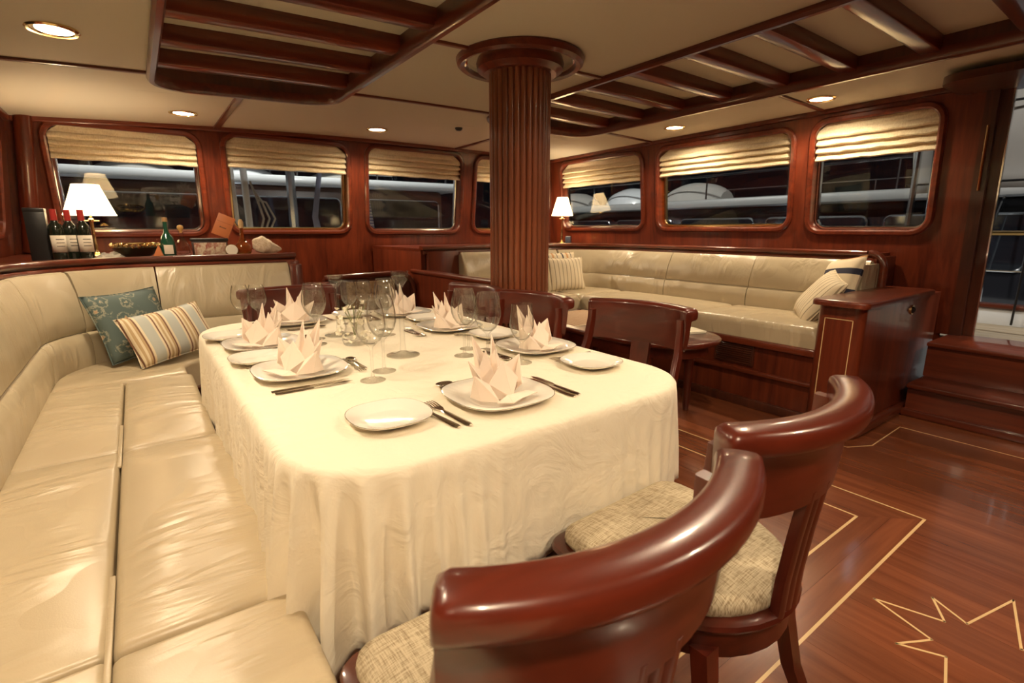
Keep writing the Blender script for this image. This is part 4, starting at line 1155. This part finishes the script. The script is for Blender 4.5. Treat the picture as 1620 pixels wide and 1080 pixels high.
# ------------------------------------------------------------------ things on the shelf behind the settee
ZS = 1.0155
def at_s(o, x, y, z=ZS, rz=0.0): o.location = (x, y, z); o.rotation_euler = (0, 0, rz); return o
DKGL = mat('dark_bottle_glass', (0.012, 0.016, 0.010), 0.06, coat=0.6)
GRGL = mat('green_bottle_glass', (0.015, 0.075, 0.045), 0.05, coat=0.6)
AMB = mat('amber_liquor', (0.55, 0.20, 0.05), 0.02, trans=0.85, ior=1.4)
LABEL = mat('paper_label', (0.74, 0.66, 0.54), 0.7)
REDCAP = mat('red_capsule', (0.42, 0.035, 0.03), 0.3, coat=0.3)
ORANGE = mat('orange_card', (0.62, 0.20, 0.07), 0.5)
INK = mat('dark_ink', (0.05, 0.03, 0.02), 0.6)
bb = thing('bottle_box', 'tall black box standing left of the wine bottles', 'box', (-0.465, 4.22, ZS))
MB().box(-0.048, 0.048, -0.05, 0.05, 0, 0.29, 0.003).build('carton', BLACK, bb)
MB().box(-0.0485, 0.0485, -0.0505, 0.0505, 0.285, 0.31, 0.003).build('lid', BLACK, bb)
def wine(x, y, label, rz):
    o = thing('wine_bottle', label, 'bottle', (x, y, ZS), rz, 'red wine bottles on the shelf')
    MB().lathe([(0.0, 0), (0.036, 0), (0.038, 0.01), (0.038, 0.185), (0.034, 0.205), (0.018, 0.228), (0.0145, 0.245), (0.0145, 0.30), (0.0, 0.30)], 20).build('glass_body', DKGL, o)
    MB().lathe([(0.0152, 0.235), (0.0165, 0.24), (0.0165, 0.303), (0.0, 0.304)], 18).build('capsule', REDCAP, o)
    mb = MB(); n = 14; v = []; f = []
    for k in range(n + 1):
        a = R(-165 + 150 * k / n)
        for z in (0.05, 0.15): v.append((0.0386 * math.cos(a), 0.0386 * math.sin(a), z))
    f = [(2 * k, 2 * k + 2, 2 * k + 3, 2 * k + 1) for k in range(n)]
    ob = build('label', v, f, LABEL, o); md = ob.modifiers.new('t', 'SOLIDIFY'); md.thickness = 0.0006; md.offset = 1
    for z in (0.125, 0.105, 0.085):
        v = []
        for k in range(7):
            a = R(-120 + 60 * k / 6)
            for zz in (z, z + 0.004): v.append((0.0394 * math.cos(a), 0.0394 * math.sin(a), zz))
        ob = build('print_line', v, [(2 * k, 2 * k + 2, 2 * k + 3, 2 * k + 1) for k in range(6)], INK, o); md = ob.modifiers.new('t', 'SOLIDIFY'); md.thickness = 0.0003; md.offset = 1
wine(-0.375, 4.12, 'leftmost red-capped wine bottle with pale label beside the black box', R(25))
wine(-0.318, 4.20, 'middle red-capped wine bottle standing a little behind its neighbours', R(25))
wine(-0.250, 4.13, 'rightmost red-capped wine bottle in front of the lamp', R(22))

def table_lamp(x, y, z, label, rb, rt, z0, z1, ang=0):
    o = thing('table_lamp', label, 'lamp', (x, y, z), ang, 'table lamps with white shades')
    h0 = z0 - z; h1 = z1 - z
    MB().lathe([(0.0, 0), (0.065, 0), (0.066, 0.008), (0.05, 0.018), (0.02, 0.028), (0.012, 0.05), (0.018, 0.075), (0.011, 0.10), (0.010, h0 - 0.05), (0.016, h0 - 0.04), (0.016, h0 - 0.03), (0.008, h0 - 0.02), (0.008, h0 + 0.05), (0.0, h0 + 0.05)], 20).build('brass_stem', BRASS, o)
    MB().box(-0.045, 0.045, -0.006, 0.006, h0 - 0.045, h0 - 0.036, 0.003).build('cross_bar', BRASS, o)
    shade = bpy.data.materials.get('lamp_shade')
    if shade is None:
        shade = bpy.data.materials.new('lamp_shade'); shade.use_nodes = True
        N = shade.node_tree.nodes; L = shade.node_tree.links; b = N['Principled BSDF']
        b.inputs['Base Color'].default_value = (0.9, 0.8, 0.6, 1); b.inputs['Roughness'].default_value = 0.8
        b.inputs['Emission Color'].default_value = (1.0, 0.80, 0.50, 1); b.inputs['Emission Strength'].default_value = 2.6
        tl = N.new('ShaderNodeBsdfTranslucent'); tl.inputs[0].default_value = (0.9, 0.75, 0.5, 1); mx = N.new('ShaderNodeMixShader'); mx.inputs[0].default_value = 0.4
        L.new(b.outputs[0], mx.inputs[1]); L.new(tl.outputs[0], mx.inputs[2]); L.new(mx.outputs[0], N['Material Output'].inputs['Surface'])
    v = []; f = []; n = 48
    for k in range(n):
        a = 2 * PI * k / n; w = 1.0 + (0.012 if k % 2 else -0.006)
        v += [(rb * w * math.cos(a), rb * w * math.sin(a), h0), (rt * w * math.cos(a), rt * w * math.sin(a), h1)]
    for k in range(n): q = (k + 1) % n; f.append((2 * k, 2 * q, 2 * q + 1, 2 * k + 1))
    ob = build('shade', v, f, shade, o, angle=60); md = ob.modifiers.new('t', 'SOLIDIFY'); md.thickness = 0.002
    for r_, z_ in ((rb, h0), (rt, h1)):
        MB().tube([(r_ * math.cos(2 * PI * k / 32), r_ * math.sin(2 * PI * k / 32), z_) for k in range(32)], 0.003, 6, closed=True).build('shade_wire', shade, o)
    MB().lathe([(0.0, h0 + 0.05), (0.012, h0 + 0.05), (0.022, h0 + 0.085), (0.016, h0 + 0.11), (0.0, h0 + 0.12)], 14).build('bulb', mat('lit_bulb', (1, 0.9, 0.7), 0.3, emit=15, emit_col=(1, 0.8, 0.5)), o)
    l = bpy.data.lights.new('lamp_bulb_light', 'POINT'); l.energy = LAMP_W; l.color = WARM; l.shadow_soft_size = 0.03
    lo = bpy.data.objects.new('lamp_bulb_light', l); COL.objects.link(lo); lo.parent = o; lo.location = (0, 0, h0 + 0.15)
    return o
table_lamp(-0.225, 4.60, ZS, 'lit brass table lamp with white shade behind the wine bottles', 0.145, 0.075, 1.298, 1.495)
table_lamp(4.33, 4.86, 1.0305, 'lit table lamp partly hidden by the column in the starboard corner', 0.13, 0.065, 1.37, 1.585)
cl = MB().box(-0.05, 0.05, -0.03, 0.03, 0, 0.09, 0.008).build('small_box', mat('slate_blue', (0.08, 0.10, 0.14), 0.4)); at_s(cl, 4.22, 4.62, 1.0305, R(40))  # plain small box beside the corner lamp
tag(cl, 'small slate blue box standing below the corner lamp', 'box')

bowl = thing('brass_bowl', 'dark bowl with ornate shiny brass rim in the middle of the shelf', 'bowl', (0.0, 4.18, ZS))
MB().lathe([(0.0, 0.012), (0.05, 0.0), (0.06, 0.004), (0.11, 0.035), (0.135, 0.072), (0.131, 0.074), (0.105, 0.04), (0.05, 0.012), (0.0, 0.014)], 32).build('vessel', mat('dark_bronze', (0.06, 0.05, 0.03), 0.3, 0.6), bowl)
kn0 = None
for k in range(26):
    a = 2 * PI * k / 26
    if kn0 is None: kn0 = MB().lathe([(0.0, -0.012), (0.010, -0.006), (0.013, 0.0), (0.010, 0.007), (0.0, 0.013)], 8).build('rim_bead', BRASS, bowl); kn0.location = (0.13, 0, 0.082)
    else: share(kn0, 'rim_bead', bowl, (0.13 * math.cos(a), 0.13 * math.sin(a), 0.082 + 0.006 * math.sin(5 * a)))
MB().tube([(0.115 * math.cos(2 * PI * k / 32), 0.115 * math.sin(2 * PI * k / 32), 0.095) for k in range(32)], 0.006, 6, closed=True).build('rim_band', BRASS, bowl)
nk = MB(); random.seed(3)
pts = []
for j in range(9):
    for i in range(9): pts.append((-0.09 + 0.18 * i / 8 + random.uniform(-.008, .008), -0.045 + 0.09 * j / 8, 0.006 + 0.05 * abs(math.sin(i * 1.4 + j)) * math.sin(PI * i / 8) * math.sin(PI * j / 8)))
nk.add(pts, [(j * 9 + i, j * 9 + i + 1, j * 9 + i + 10, j * 9 + i + 9) for j in range(8) for i in range(8)])
o = nk.build('crumpled_foil', mat('pale_foil', (0.75, 0.72, 0.66), 0.25, 0.6), angle=20); at_s(o, -0.135, 4.06, ZS, R(10)); tag(o, 'crumpled pale foil lying between the wine bottles and the bowl', 'foil')
md = o.modifiers.new('t', 'SOLIDIFY'); md.thickness = 0.001
o = MB(); o.add([(-0.03, 0, 0), (0.035, 0, 0), (0.012, 0.0, 0.085), (-0.03, 0.03, 0), (0.035, 0.03, 0), (0.012, 0.02, 0.085)], [(0, 1, 2), (3, 5, 4), (0, 3, 4, 1), (1, 4, 5, 2), (0, 2, 5, 3)])
o = o.build('folded_card', ORANGE, smooth=False); at_s(o, 0.106, 4.06, ZS, R(-15)); tag(o, 'small orange folded card left of the green bottle', 'card')
gb = thing('liquor_bottle', 'green bottle with pale label and long neck right of the bowl', 'bottle', (0.175, 4.14, ZS))
MB().lathe([(0.0, 0), (0.040, 0), (0.042, 0.01), (0.042, 0.105), (0.034, 0.135), (0.016, 0.165), (0.013, 0.20), (0.013, 0.245), (0.0, 0.245)], 20).build('glass_body', GRGL, gb)
MB().lathe([(0.0145, 0.235), (0.0155, 0.238), (0.0155, 0.262), (0.0, 0.264)], 16).build('stopper', mat('cork', (0.40, 0.24, 0.11), 0.8), gb)
MB().box(-0.026, 0.026, -0.0445, -0.036, 0.025, 0.085, 0.001).build('label', LABEL, gb)
dc = thing('decanter', 'cut glass decanter with round stopper right of the green bottle', 'decanter', (0.256, 4.13, ZS))
MB().lathe([(0.0, 0), (0.042, 0), (0.050, 0.03), (0.046, 0.075), (0.028, 0.105), (0.015, 0.13), (0.014, 0.165), (0.018, 0.172), (0.012, 0.172), (0.010, 0.13), (0.038, 0.075), (0.042, 0.03), (0.0, 0.012)], 10).build('glass_body', GLASS, dc, smooth=False)
MB().lathe([(0.0, 0.160), (0.009, 0.165), (0.010, 0.176), (0.018, 0.188), (0.020, 0.200), (0.014, 0.212), (0.0, 0.216)], 12).build('stopper', mat('amber_stopper', (0.55, 0.32, 0.10), 0.2, coat=0.4), dc)
gx = thing('game_box', 'dark lidded box with a mottled picture front on the shelf', 'box', (0.425, 4.20, ZS), R(-6))
MB().box(-0.11, 0.11, -0.05, 0.05, 0, 0.105, 0.004).build('case', mat('dark_case', (0.05, 0.02, 0.015), 0.4), gx)
MB().box(-0.115, 0.115, -0.055, 0.055, 0.105, 0.125, 0.004).build('lid', BLACK, gx)
MB().box(-0.095, 0.10, -0.052, -0.049, 0.012, 0.095, 0.0008).build('picture', mottled('picture_front', (0.62, 0.52, 0.38), (0.30, 0.06, 0.04), 30), gx)
ob = thing('orange_box', 'orange gift box tilted against the wall above the other things', 'box', (0.505, 4.30, ZS + 0.128), R(-10))
M_ = Matrix.Translation((0.0, 0, 0.012)) @ Matrix.Rotation(R(24), 4, 'Y')
MB().box(-0.055, 0.055, -0.035, 0.035, 0.0, 0.155, 0.002).xf(M_).build('carton', ORANGE, ob)
MB().box(-0.0554, 0.0554, -0.0355, 0.0355, 0.10, 0.103, 0.0006).xf(M_).build('lid_seam', mat('dark_orange', (0.40, 0.11, 0.04), 0.5), ob)
for k in range(5): MB().box(-0.020 + 0.009 * k, -0.014 + 0.009 * k, -0.0358, -0.0352, 0.06, 0.068, 0.0002).xf(M_).build('print_mark', INK, ob)
tn = thing('round_tin', 'round white lid tin propped up before the dark box', 'tin', (0.54, 4.07, ZS))
M_ = Matrix.Translation((0, 0, 0.042)) @ Matrix.Rotation(R(72), 4, 'X') @ Matrix.Rotation(R(0), 4, 'Z')
MB().lathe([(0.0, -0.012), (0.040, -0.012), (0.042, -0.008), (0.042, 0.010), (0.0, 0.010)], 24).xf(M_).build('tin_body', BRASS, tn)
MB().lathe([(0.0, 0.010), (0.038, 0.010), (0.036, 0.013), (0.0, 0.013)], 24).xf(M_).build('white_face', mat('tin_face', (0.72, 0.66, 0.56), 0.5), tn)
cg = thing('cognac_bottle', 'round bellied amber bottle with tall neck beside the seashell', 'bottle', (0.625, 4.14, ZS))
MB().lathe([(0.0, 0), (0.042, 0), (0.055, 0.03), (0.052, 0.07), (0.030, 0.10), (0.014, 0.125), (0.012, 0.20), (0.0, 0.20)], 20).build('glass_body', AMB, cg)
MB().lathe([(0.014, 0.195), (0.016, 0.20), (0.018, 0.235), (0.010, 0.255), (0.0, 0.257)], 14).build('stopper', mat('glass_stopper', (0.6, 0.42, 0.22), 0.15, coat=0.4), cg)
sh = MB(); v = []; f = []; n = 16; q_ = 14
for i in range(q_ + 1):
    t = i / q_; rr = 0.072 * math.sin(PI * (0.12 + 0.85 * t)) ** 0.9 * (1 - 0.35 * t)
    for k in range(n):
        a = 2 * PI * k / n; w = 1 + 0.12 * math.sin(3 * a + 9 * t) + 0.06 * math.sin(22 * t)
        v.append((-0.06 + 0.19 * t, rr * w * math.cos(a) * 0.8, 0.0 + max(-0.0, 0) + rr * w * math.sin(a) + 0.06 - 0.04 * t))
for i in range(q_):
    for k in range(n): w = (k + 1) % n; f.append((i * n + k, i * n + w, (i + 1) * n + w, (i + 1) * n + k))
f.append(tuple(range(n))); f.append(tuple(q_ * n + k for k in range(n)))
lowest = min(p[2] for p in v); v = [(x, y, z - lowest) for x, y, z in v]
shell = build('seashell', v, f, mottled('shell_pale', (0.72, 0.60, 0.46), (0.48, 0.34, 0.22), 45), angle=60); at_s(shell, 0.745, 4.12, ZS, R(-12)); tag(shell, 'large pale conch seashell at the right end of the shelf', 'seashell')

# ------------------------------------------------------------------ recessed ceiling lamps
DL = [(-0.174, 3.17, 'brass-ringed ceiling lamp at the upper left above the settee'), (0.42, 4.82, 'ceiling lamp before the window with the orange box'),
      (1.95, 4.79, 'ceiling lamp left of the column above the stairs'), (4.12, 3.11, 'ceiling lamp above the middle starboard window'),
      (4.14, 1.87, 'bright ceiling lamp next to the doorway window'), (3.85, 4.72, 'ceiling lamp hidden behind the column'),
      (-0.17, 1.55, 'added ceiling lamp above the near settee, out of view'), (-0.17, -0.3, 'added ceiling lamp above the aft settee, out of view'),  # unseen port lamps added to light the table and settee
      (1.90, 1.02, 'ceiling lamp between the two recesses, just out of view'), (1.90, -0.7, 'added aft ceiling lamp, out of view')]  # last one is an unseen lamp added behind the camera
fx0 = None
for (x, y, lab) in DL:
    z = zc(x, y)
    o = thing('downlight', lab, 'ceiling lamp', (x, y, z), 0, 'recessed ceiling lamps')
    if fx0 is None:
        r1 = MB().lathe([(0.074, 0.004), (0.094, 0.004), (0.097, -0.004), (0.089, -0.011), (0.077, -0.009), (0.072, 0.0)], 32, closed=True).build('trim_ring', BRASS, o)
        r2 = MB().lathe([(0.0, -0.004), (0.050, -0.004), (0.073, -0.002), (0.074, 0.004), (0.0, 0.004)], 32).build('lens', LENS, o)
        fx0 = (r1, r2)
    else: share(fx0[0], 'trim_ring', o); share(fx0[1], 'lens', o)
    l = bpy.data.lights.new('downlight_beam', 'SPOT'); l.energy = DOWNLIGHT_W * (1.7 if y < 0 else 1.0); l.color = WARM; l.spot_size = R(158); l.spot_blend = 0.5; l.shadow_soft_size = 0.05  # added aft lamps run stronger as fill for the near cloth and chairs
    lo = bpy.data.objects.new('downlight_beam', l); COL.objects.link(lo); lo.parent = o; lo.location = (0, 0, -0.02)
sn = MB().lathe([(0.0, -0.03), (0.022, -0.026), (0.034, -0.012), (0.036, 0.004), (0.0, 0.004)], 20).build('ceiling_sensor', BLACK)
sn.location = (2.55, 4.32, zc(2.55, 4.32)); tag(sn, 'small dark dome on the ceiling just left of the column', 'sensor')

# ------------------------------------------------------------------ outside: night quay and neighbouring yachts
mb = MB(); mb.box(-60, 60, -60, 60, -1.6, -1.5)
sea = mat('dark_water', (0.004, 0.006, 0.009), 0.08); t, N, L, b = nt(sea)
bump(N, L, noise(N, L, coords(N, L, (1, 1, 1)), 3, 3), b, 0.3, 0.1)
o = mb.build('sea', sea, smooth=False); tag(o, 'black harbour water outside at night', 'water', kind='structure')
HULLW = mat('white_gelcoat', (0.70, 0.72, 0.74), 0.3, coat=0.3); TEAK = wood('teak_house', 'x', (0.05, 0.02, 0.01), (0.14, 0.06, 0.03), 0.3, 0.4)
NIGHT = mat('dark_boat_window', (0.01, 0.012, 0.016), 0.05, coat=0.6); CANV = mat('grey_canvas', (0.42, 0.40, 0.37), 0.8)
STEEL = mat('stainless', (0.7, 0.72, 0.74), 0.18, 1.0)
def lay(parent, M):
    parent.matrix_world = M
def yacht(label, M, Lh, nwin, house_h, cat='yacht', housem=None, roofm=None):
    o = thing('neighbour_yacht', label, cat); lay(o, M)
    v = []; f = []; n = 16
    for i in range(n + 1):
        t = i / n; x = -Lh / 2 + Lh * t; w = 2.3 * (1 - max(0, (t - 0.6) / 0.4) ** 2.2) * (0.86 + 0.14 * min(1, t * 4)); zz = 0.15 + 0.9 * max(0, t - 0.45) ** 2
        w = max(w, 0.05)
        v += [(x, -w, zz), (x, -w * 0.92, -0.8), (x, -0.2, -1.7), (x, 0.2, -1.7), (x, w * 0.92, -0.8), (x, w, zz)]
    for i in range(n):
        for k in range(6): q = (k + 1) % 6; f.append((i * 6 + k, i * 6 + q, (i + 1) * 6 + q, (i + 1) * 6 + k))
    f += [tuple(range(6)), tuple(n * 6 + k for k in range(6))]
    build('hull', v, f, HULLW, o)
    x0, x1 = -Lh * 0.40, Lh * 0.24
    MB().box(x0, x1, -1.55, 1.55, 0.1, house_h, 0.08).build('deckhouse', housem or TEAK, o)
    MB().box(x0 - 0.35, x1 + 0.35, -1.9, 1.9, house_h, house_h + 0.16, 0.05).build('roof', roofm or HULLW, o)
    w = (x1 - x0) / nwin
    for s in (-1, 1):
        for k in range(nwin):
            a = x0 + w * k + 0.12; e = a + w - 0.24
            fr = [(q[0], q[1]) for q in rrect(a, e, house_h - 0.98, house_h - 0.22, 0.10, 4)]
            mb = MB(); nn = len(fr); v = [(p[0], s * 1.545, p[1]) for p in fr] + [(p[0], s * 1.575, p[1]) for p in fr]
            mb.add(v, [tuple(range(nn)), tuple(range(nn, 2 * nn))] + [(q, (q + 1) % nn, nn + (q + 1) % nn, nn + q) for q in range(nn)])
            wd = mb.build('window', NIGHT, o)
            MB().tube([(p[0], s * 1.575, p[1]) for p in fr], 0.018, 6, closed=True).build('window_frame', STEEL, wd)
    for s in (-1, 1):
        zt = house_h + 0.62
        MB().tube([(x0, s * 1.75, zt), (x1, s * 1.75, zt)], 0.022, 6).build('top_rail', STEEL, o)
        for k in range(8):
            x = x0 + (x1 - x0) * k / 7; MB().tube([(x, s * 1.75, house_h + 0.15), (x, s * 1.75, zt)], 0.016, 6).build('stanchion', STEEL, o)
        zt = 0.85
        MB().tube([(-Lh * 0.48, s * 2.1, zt), (Lh * 0.2, s * 2.15, zt)], 0.022, 6).build('deck_rail', STEEL, o)
        for k in range(9):
            x = -Lh * 0.48 + Lh * 0.68 * k / 8; MB().tube([(x, s * 2.12, 0.15), (x, s * 2.12, zt)], 0.015, 6).build('stanchion', STEEL, o)
    # dinghies and lockers on the roof
    for k, x in enumerate((x0 + 0.9, x0 + 3.1, x0 + 5.0)):
        v = []; f = []; n = 12; z0 = house_h + 0.17
        for i in range(n + 1):
            t = i / n; ww = 0.55 * math.sin(PI * (0.08 + 0.84 * t)) ** 0.6
            for q in range(8):
                g = PI * q / 7; v.append((x + 1.5 * t, -0.9 + ww * math.cos(g), z0 + 0.42 * math.sin(g) * math.sin(PI * (0.08 + 0.84 * t)) ** 0.5))
        for i in range(n):
            for q in range(7): f.append((i * 8 + q, i * 8 + q + 1, i * 8 + 9 + q, i * 8 + 8 + q))
            f.append((i * 8 + 7, i * 8, i * 8 + 8, i * 8 + 15))
        f += [tuple(range(8)), tuple(n * 8 + q for q in range(8))]
        build('covered_dinghy', v, f, HULLW if k % 2 else CANV, o)
    dl0 = None
    for k in range(9):
        p = (x0 + (x1 - x0) * (k + 0.5) / 9, (1.62 if k % 2 else -1.62), house_h - 0.12 - 0.25 * (k % 3))
        if dl0 is None:
            dl0 = MB().lathe([(0.0, -0.022), (0.018, -0.012), (0.022, 0.0), (0.018, 0.012), (0.0, 0.022)], 10).build('deck_lamp', mat('cold_deck_lamp', (0.8, 0.9, 1.0), 0.3, emit=30, emit_col=(0.75, 0.88, 1.0)), o); dl0.location = p
        else: share(dl0, 'deck_lamp', o, p)
    # mast, boom and furled sail
    MB().tube([(x1 + 1.0, 0, 0.2), (x1 + 1.0, 0, 13)], [0.12, 0.09], 10).build('mast', HULLW, o)
    MB().tube([(x1 + 0.9, 0, 3.0), (x0 + 0.4, 0, 3.1)], 0.07, 8).build('boom', HULLW, o)
    MB().tube([(x1 + 0.7, 0, 3.2), ((x0 + x1) / 2, 0, 3.32), (x0 + 0.6, 0, 3.25)], [0.16, 0.22, 0.12], 10).build('furled_sail', CANV, o)
    for s in (-1, 1):
        for dx in (-1.6, -0.6, 0.8): MB().tube([(x1 + 1.0 + dx, s * 2.0, 0.3), (x1 + 1.0, 0, 12.5)], 0.014, 5).build('shroud', STEEL, o)
    return o
yacht('white-roofed wooden yacht seen at night through the forward windows', Matrix.Translation((-0.9, 12.6, 0.05)) @ Matrix.Rotation(R(176), 4, 'Z'), 17, 5, 1.98)
yacht('dark-windowed yacht with grey roof seen through the starboard windows', Matrix.Translation((11.2, 5.6, -0.15)) @ Matrix.Rotation(R(-92), 4, 'Z'), 18, 6, 1.78, housem=mat('dark_house', (0.018, 0.018, 0.022), 0.15, coat=0.4), roofm=mat('grey_roof', (0.40, 0.40, 0.39), 0.4))
# own side deck outside the door
dk = thing('side_deck', 'pale side deck with stainless rails outside the starboard doorway', 'deck', (5.3, 0.5, 0.3))
def K(mb, name, mt): return mb.build(name, mt, dk, world_space=True)
for k in range(7): K(MB().box(4.74 + 0.135 * k, 4.87 + 0.135 * k, -3.0, 6.8, 0.395, 0.43, 0.002), 'deck_plank', mat('scrubbed_teak', (0.42, 0.34, 0.24), 0.6))
K(MB().box(5.68, 5.76, -3.0, 6.8, 0.30, 0.56, 0.01), 'toe_rail', HULLW)
K(MB().box(5.66, 5.78, -3.0, 6.8, 0.56, 0.60, 0.012), 'cap_rail', WY)
for k in range(7):
    y = -2.4 + 1.52 * k; K(MB().tube([(5.72, y, 0.58), (5.72, y, 1.17)], 0.016, 8), 'stanchion', STEEL)
K(MB().tube([(5.72, -3.0, 1.17), (5.72, 6.8, 1.17)], 0.020, 8), 'top_rail', BRASS)
K(MB().tube([(5.72, -3.0, 0.87), (5.72, 6.8, 0.87)], 0.007, 6), 'mid_wire', STEEL)
cn = thing('boat_cover', 'pale canvas cover hanging in folds beyond the rails outside the doorway', 'canvas', (6.95, 0.4, 1.75))
v = []; f = []
for j in range(15):
    for i in range(25):
        t = j / 14; s_ = i / 24
        v.append((6.95 + 0.10 * math.sin(5 * s_ * PI) * t + 0.05 * math.sin(t * 13 + 2 * s_) - 0.25 * (1 - t) ** 2, -2.6 + 4.7 * s_, 3.5 - 1.95 * t + 0.06 * math.sin(9 * s_)))
f = [(j * 25 + i, j * 25 + i + 1, j * 25 + i + 26, j * 25 + i + 25) for j in range(14) for i in range(24)]
o = build('canvas', v, f, CANV, cn, world_space=True, angle=80); md = o.modifiers.new('t', 'SOLIDIFY'); md.thickness = 0.004
for z in (1.62, 2.35, 2.75): MB().tube([(6.86, -2.6, z), (6.86, 2.1, z + 0.05)], 0.012, 6).build('batten_line', BLACK, cn, world_space=True)
MB().tube([(6.7, -2.7, 3.5), (6.7, 2.2, 3.5)], 0.05, 8).build('boom', HULLW, cn, world_space=True)
for y in (-2.5, 2.0): MB().tube([(6.8, y, -1.5), (6.72, y, 3.5)], 0.03, 8).build('support_pole', STEEL, cn, world_space=True)
ln = MB(); ln.tube([(5.6, 0.86, 0.45), (5.55, 0.84, 3.2)], 0.008, 6); ln = ln.build('hanging_line', BLACK); tag(ln, 'thin black line hanging outside the doorway', 'line')
pt_ = thing('boarding_ladder', 'stainless ladder posts standing on the side deck outside the doorway', 'ladder', (5.2, 0.75, 0.43))
for y in (0.62, 0.70): MB().tube([(5.25, y, 0.43), (5.42, y, 1.18)], 0.020, 8).build('post', STEEL, pt_, world_space=True)
for k in range(3): MB().tube([(5.29 + 0.05 * k, 0.62, 0.6 + 0.22 * k), (5.29 + 0.05 * k, 0.70, 0.6 + 0.22 * k)], 0.012, 8).build('rung', STEEL, pt_, world_space=True)
# spars and ropes just outside the forward windows
fd = thing('foredeck', 'dark planked foredeck outside the forward windows', 'deck', (2.0, 6.6, 0.9))
for k in range(14): MB().box(-1.0, 5.0, 5.62 + 0.15 * k, 5.765 + 0.15 * k, 0.84, 0.90, 0.002).build('deck_plank', mat('scrubbed_teak', (0.42, 0.34, 0.24), 0.6), fd, world_space=True)
sp = thing('deck_posts', 'pair of white posts with coiled rope outside the second forward window', 'posts', (0.85, 6.4, 0.9))
for x in (0.92, 1.06): MB().tube([(x, 6.4, 0.9), (x - 0.02, 6.4, 2.6)], 0.045 if x < 1 else 0.035, 10).build('post', HULLW, sp, world_space=True)
for k in range(3): MB().tube([(1.10 + 0.03 * k, 6.38, 1.72 - 0.1 * k), (1.16 + 0.04 * k, 6.36, 1.50), (1.20 + 0.06 * k, 6.36, 1.32), (1.14 + 0.04 * k, 6.36, 1.12)], 0.012, 6).build('rope', CANV, sp, world_space=True)
BLUE = stripes('blue_rope_weave', [(0, (0.10, 0.13, 0.30)), (0.5, (0.42, 0.46, 0.55))], 26, 'z')
rp = MB(); rp.tube([(2.56, 6.6, 0.9), (2.32, 6.6, 2.8)], 0.055, 10); rp = rp.build('furled_sail_roll', BLUE); tag(rp, 'thick blue and white wrapped line slanting outside the third forward window', 'rope')
rp = MB(); rp.tube([(1.86, 6.5, 0.9), (1.80, 6.5, 1.35), (1.86, 6.5, 1.7), (2.00, 6.5, 2.5)], [0.05, 0.035, 0.03, 0.025], 8); rp = rp.build('slack_line', mat('blue_grey_rope', (0.22, 0.25, 0.38), 0.7)); tag(rp, 'blue grey rope hanging in the second forward window', 'rope')
for (p, e, lab) in (((2.08, 8.7, 7.2), 0.9, 'forward'), ((6.3, -3.4, 6.5), 0.42, 'aft')):  # unseen lamps added to light the neighbouring yachts and deck
    ql = thing('added_quay_floodlight', 'added quay floodlight on a tall pole outside, ' + lab + ' of the yacht', 'floodlight', (p[0], p[1], -1.5))
    MB().tube([(0, 0, 0), (0, 0, p[2] + 1.7)], [0.08, 0.05], 8).build('pole', STEEL, ql)
    MB().box(-0.2, 0.2, -0.12, 0.12, p[2] + 1.7, p[2] + 1.85, 0.02).build('lamp_head', BLACK, ql)
    l = bpy.data.lights.new('added_quay_light', 'POINT'); l.energy = ADDED_QUAY_W * e; l.color = (1.0, 0.97, 0.90); l.shadow_soft_size = 0.2
    lo = bpy.data.objects.new('added_quay_light', l); COL.objects.link(lo); lo.parent = ql; lo.location = (0, 0, p[2] + 1.4)
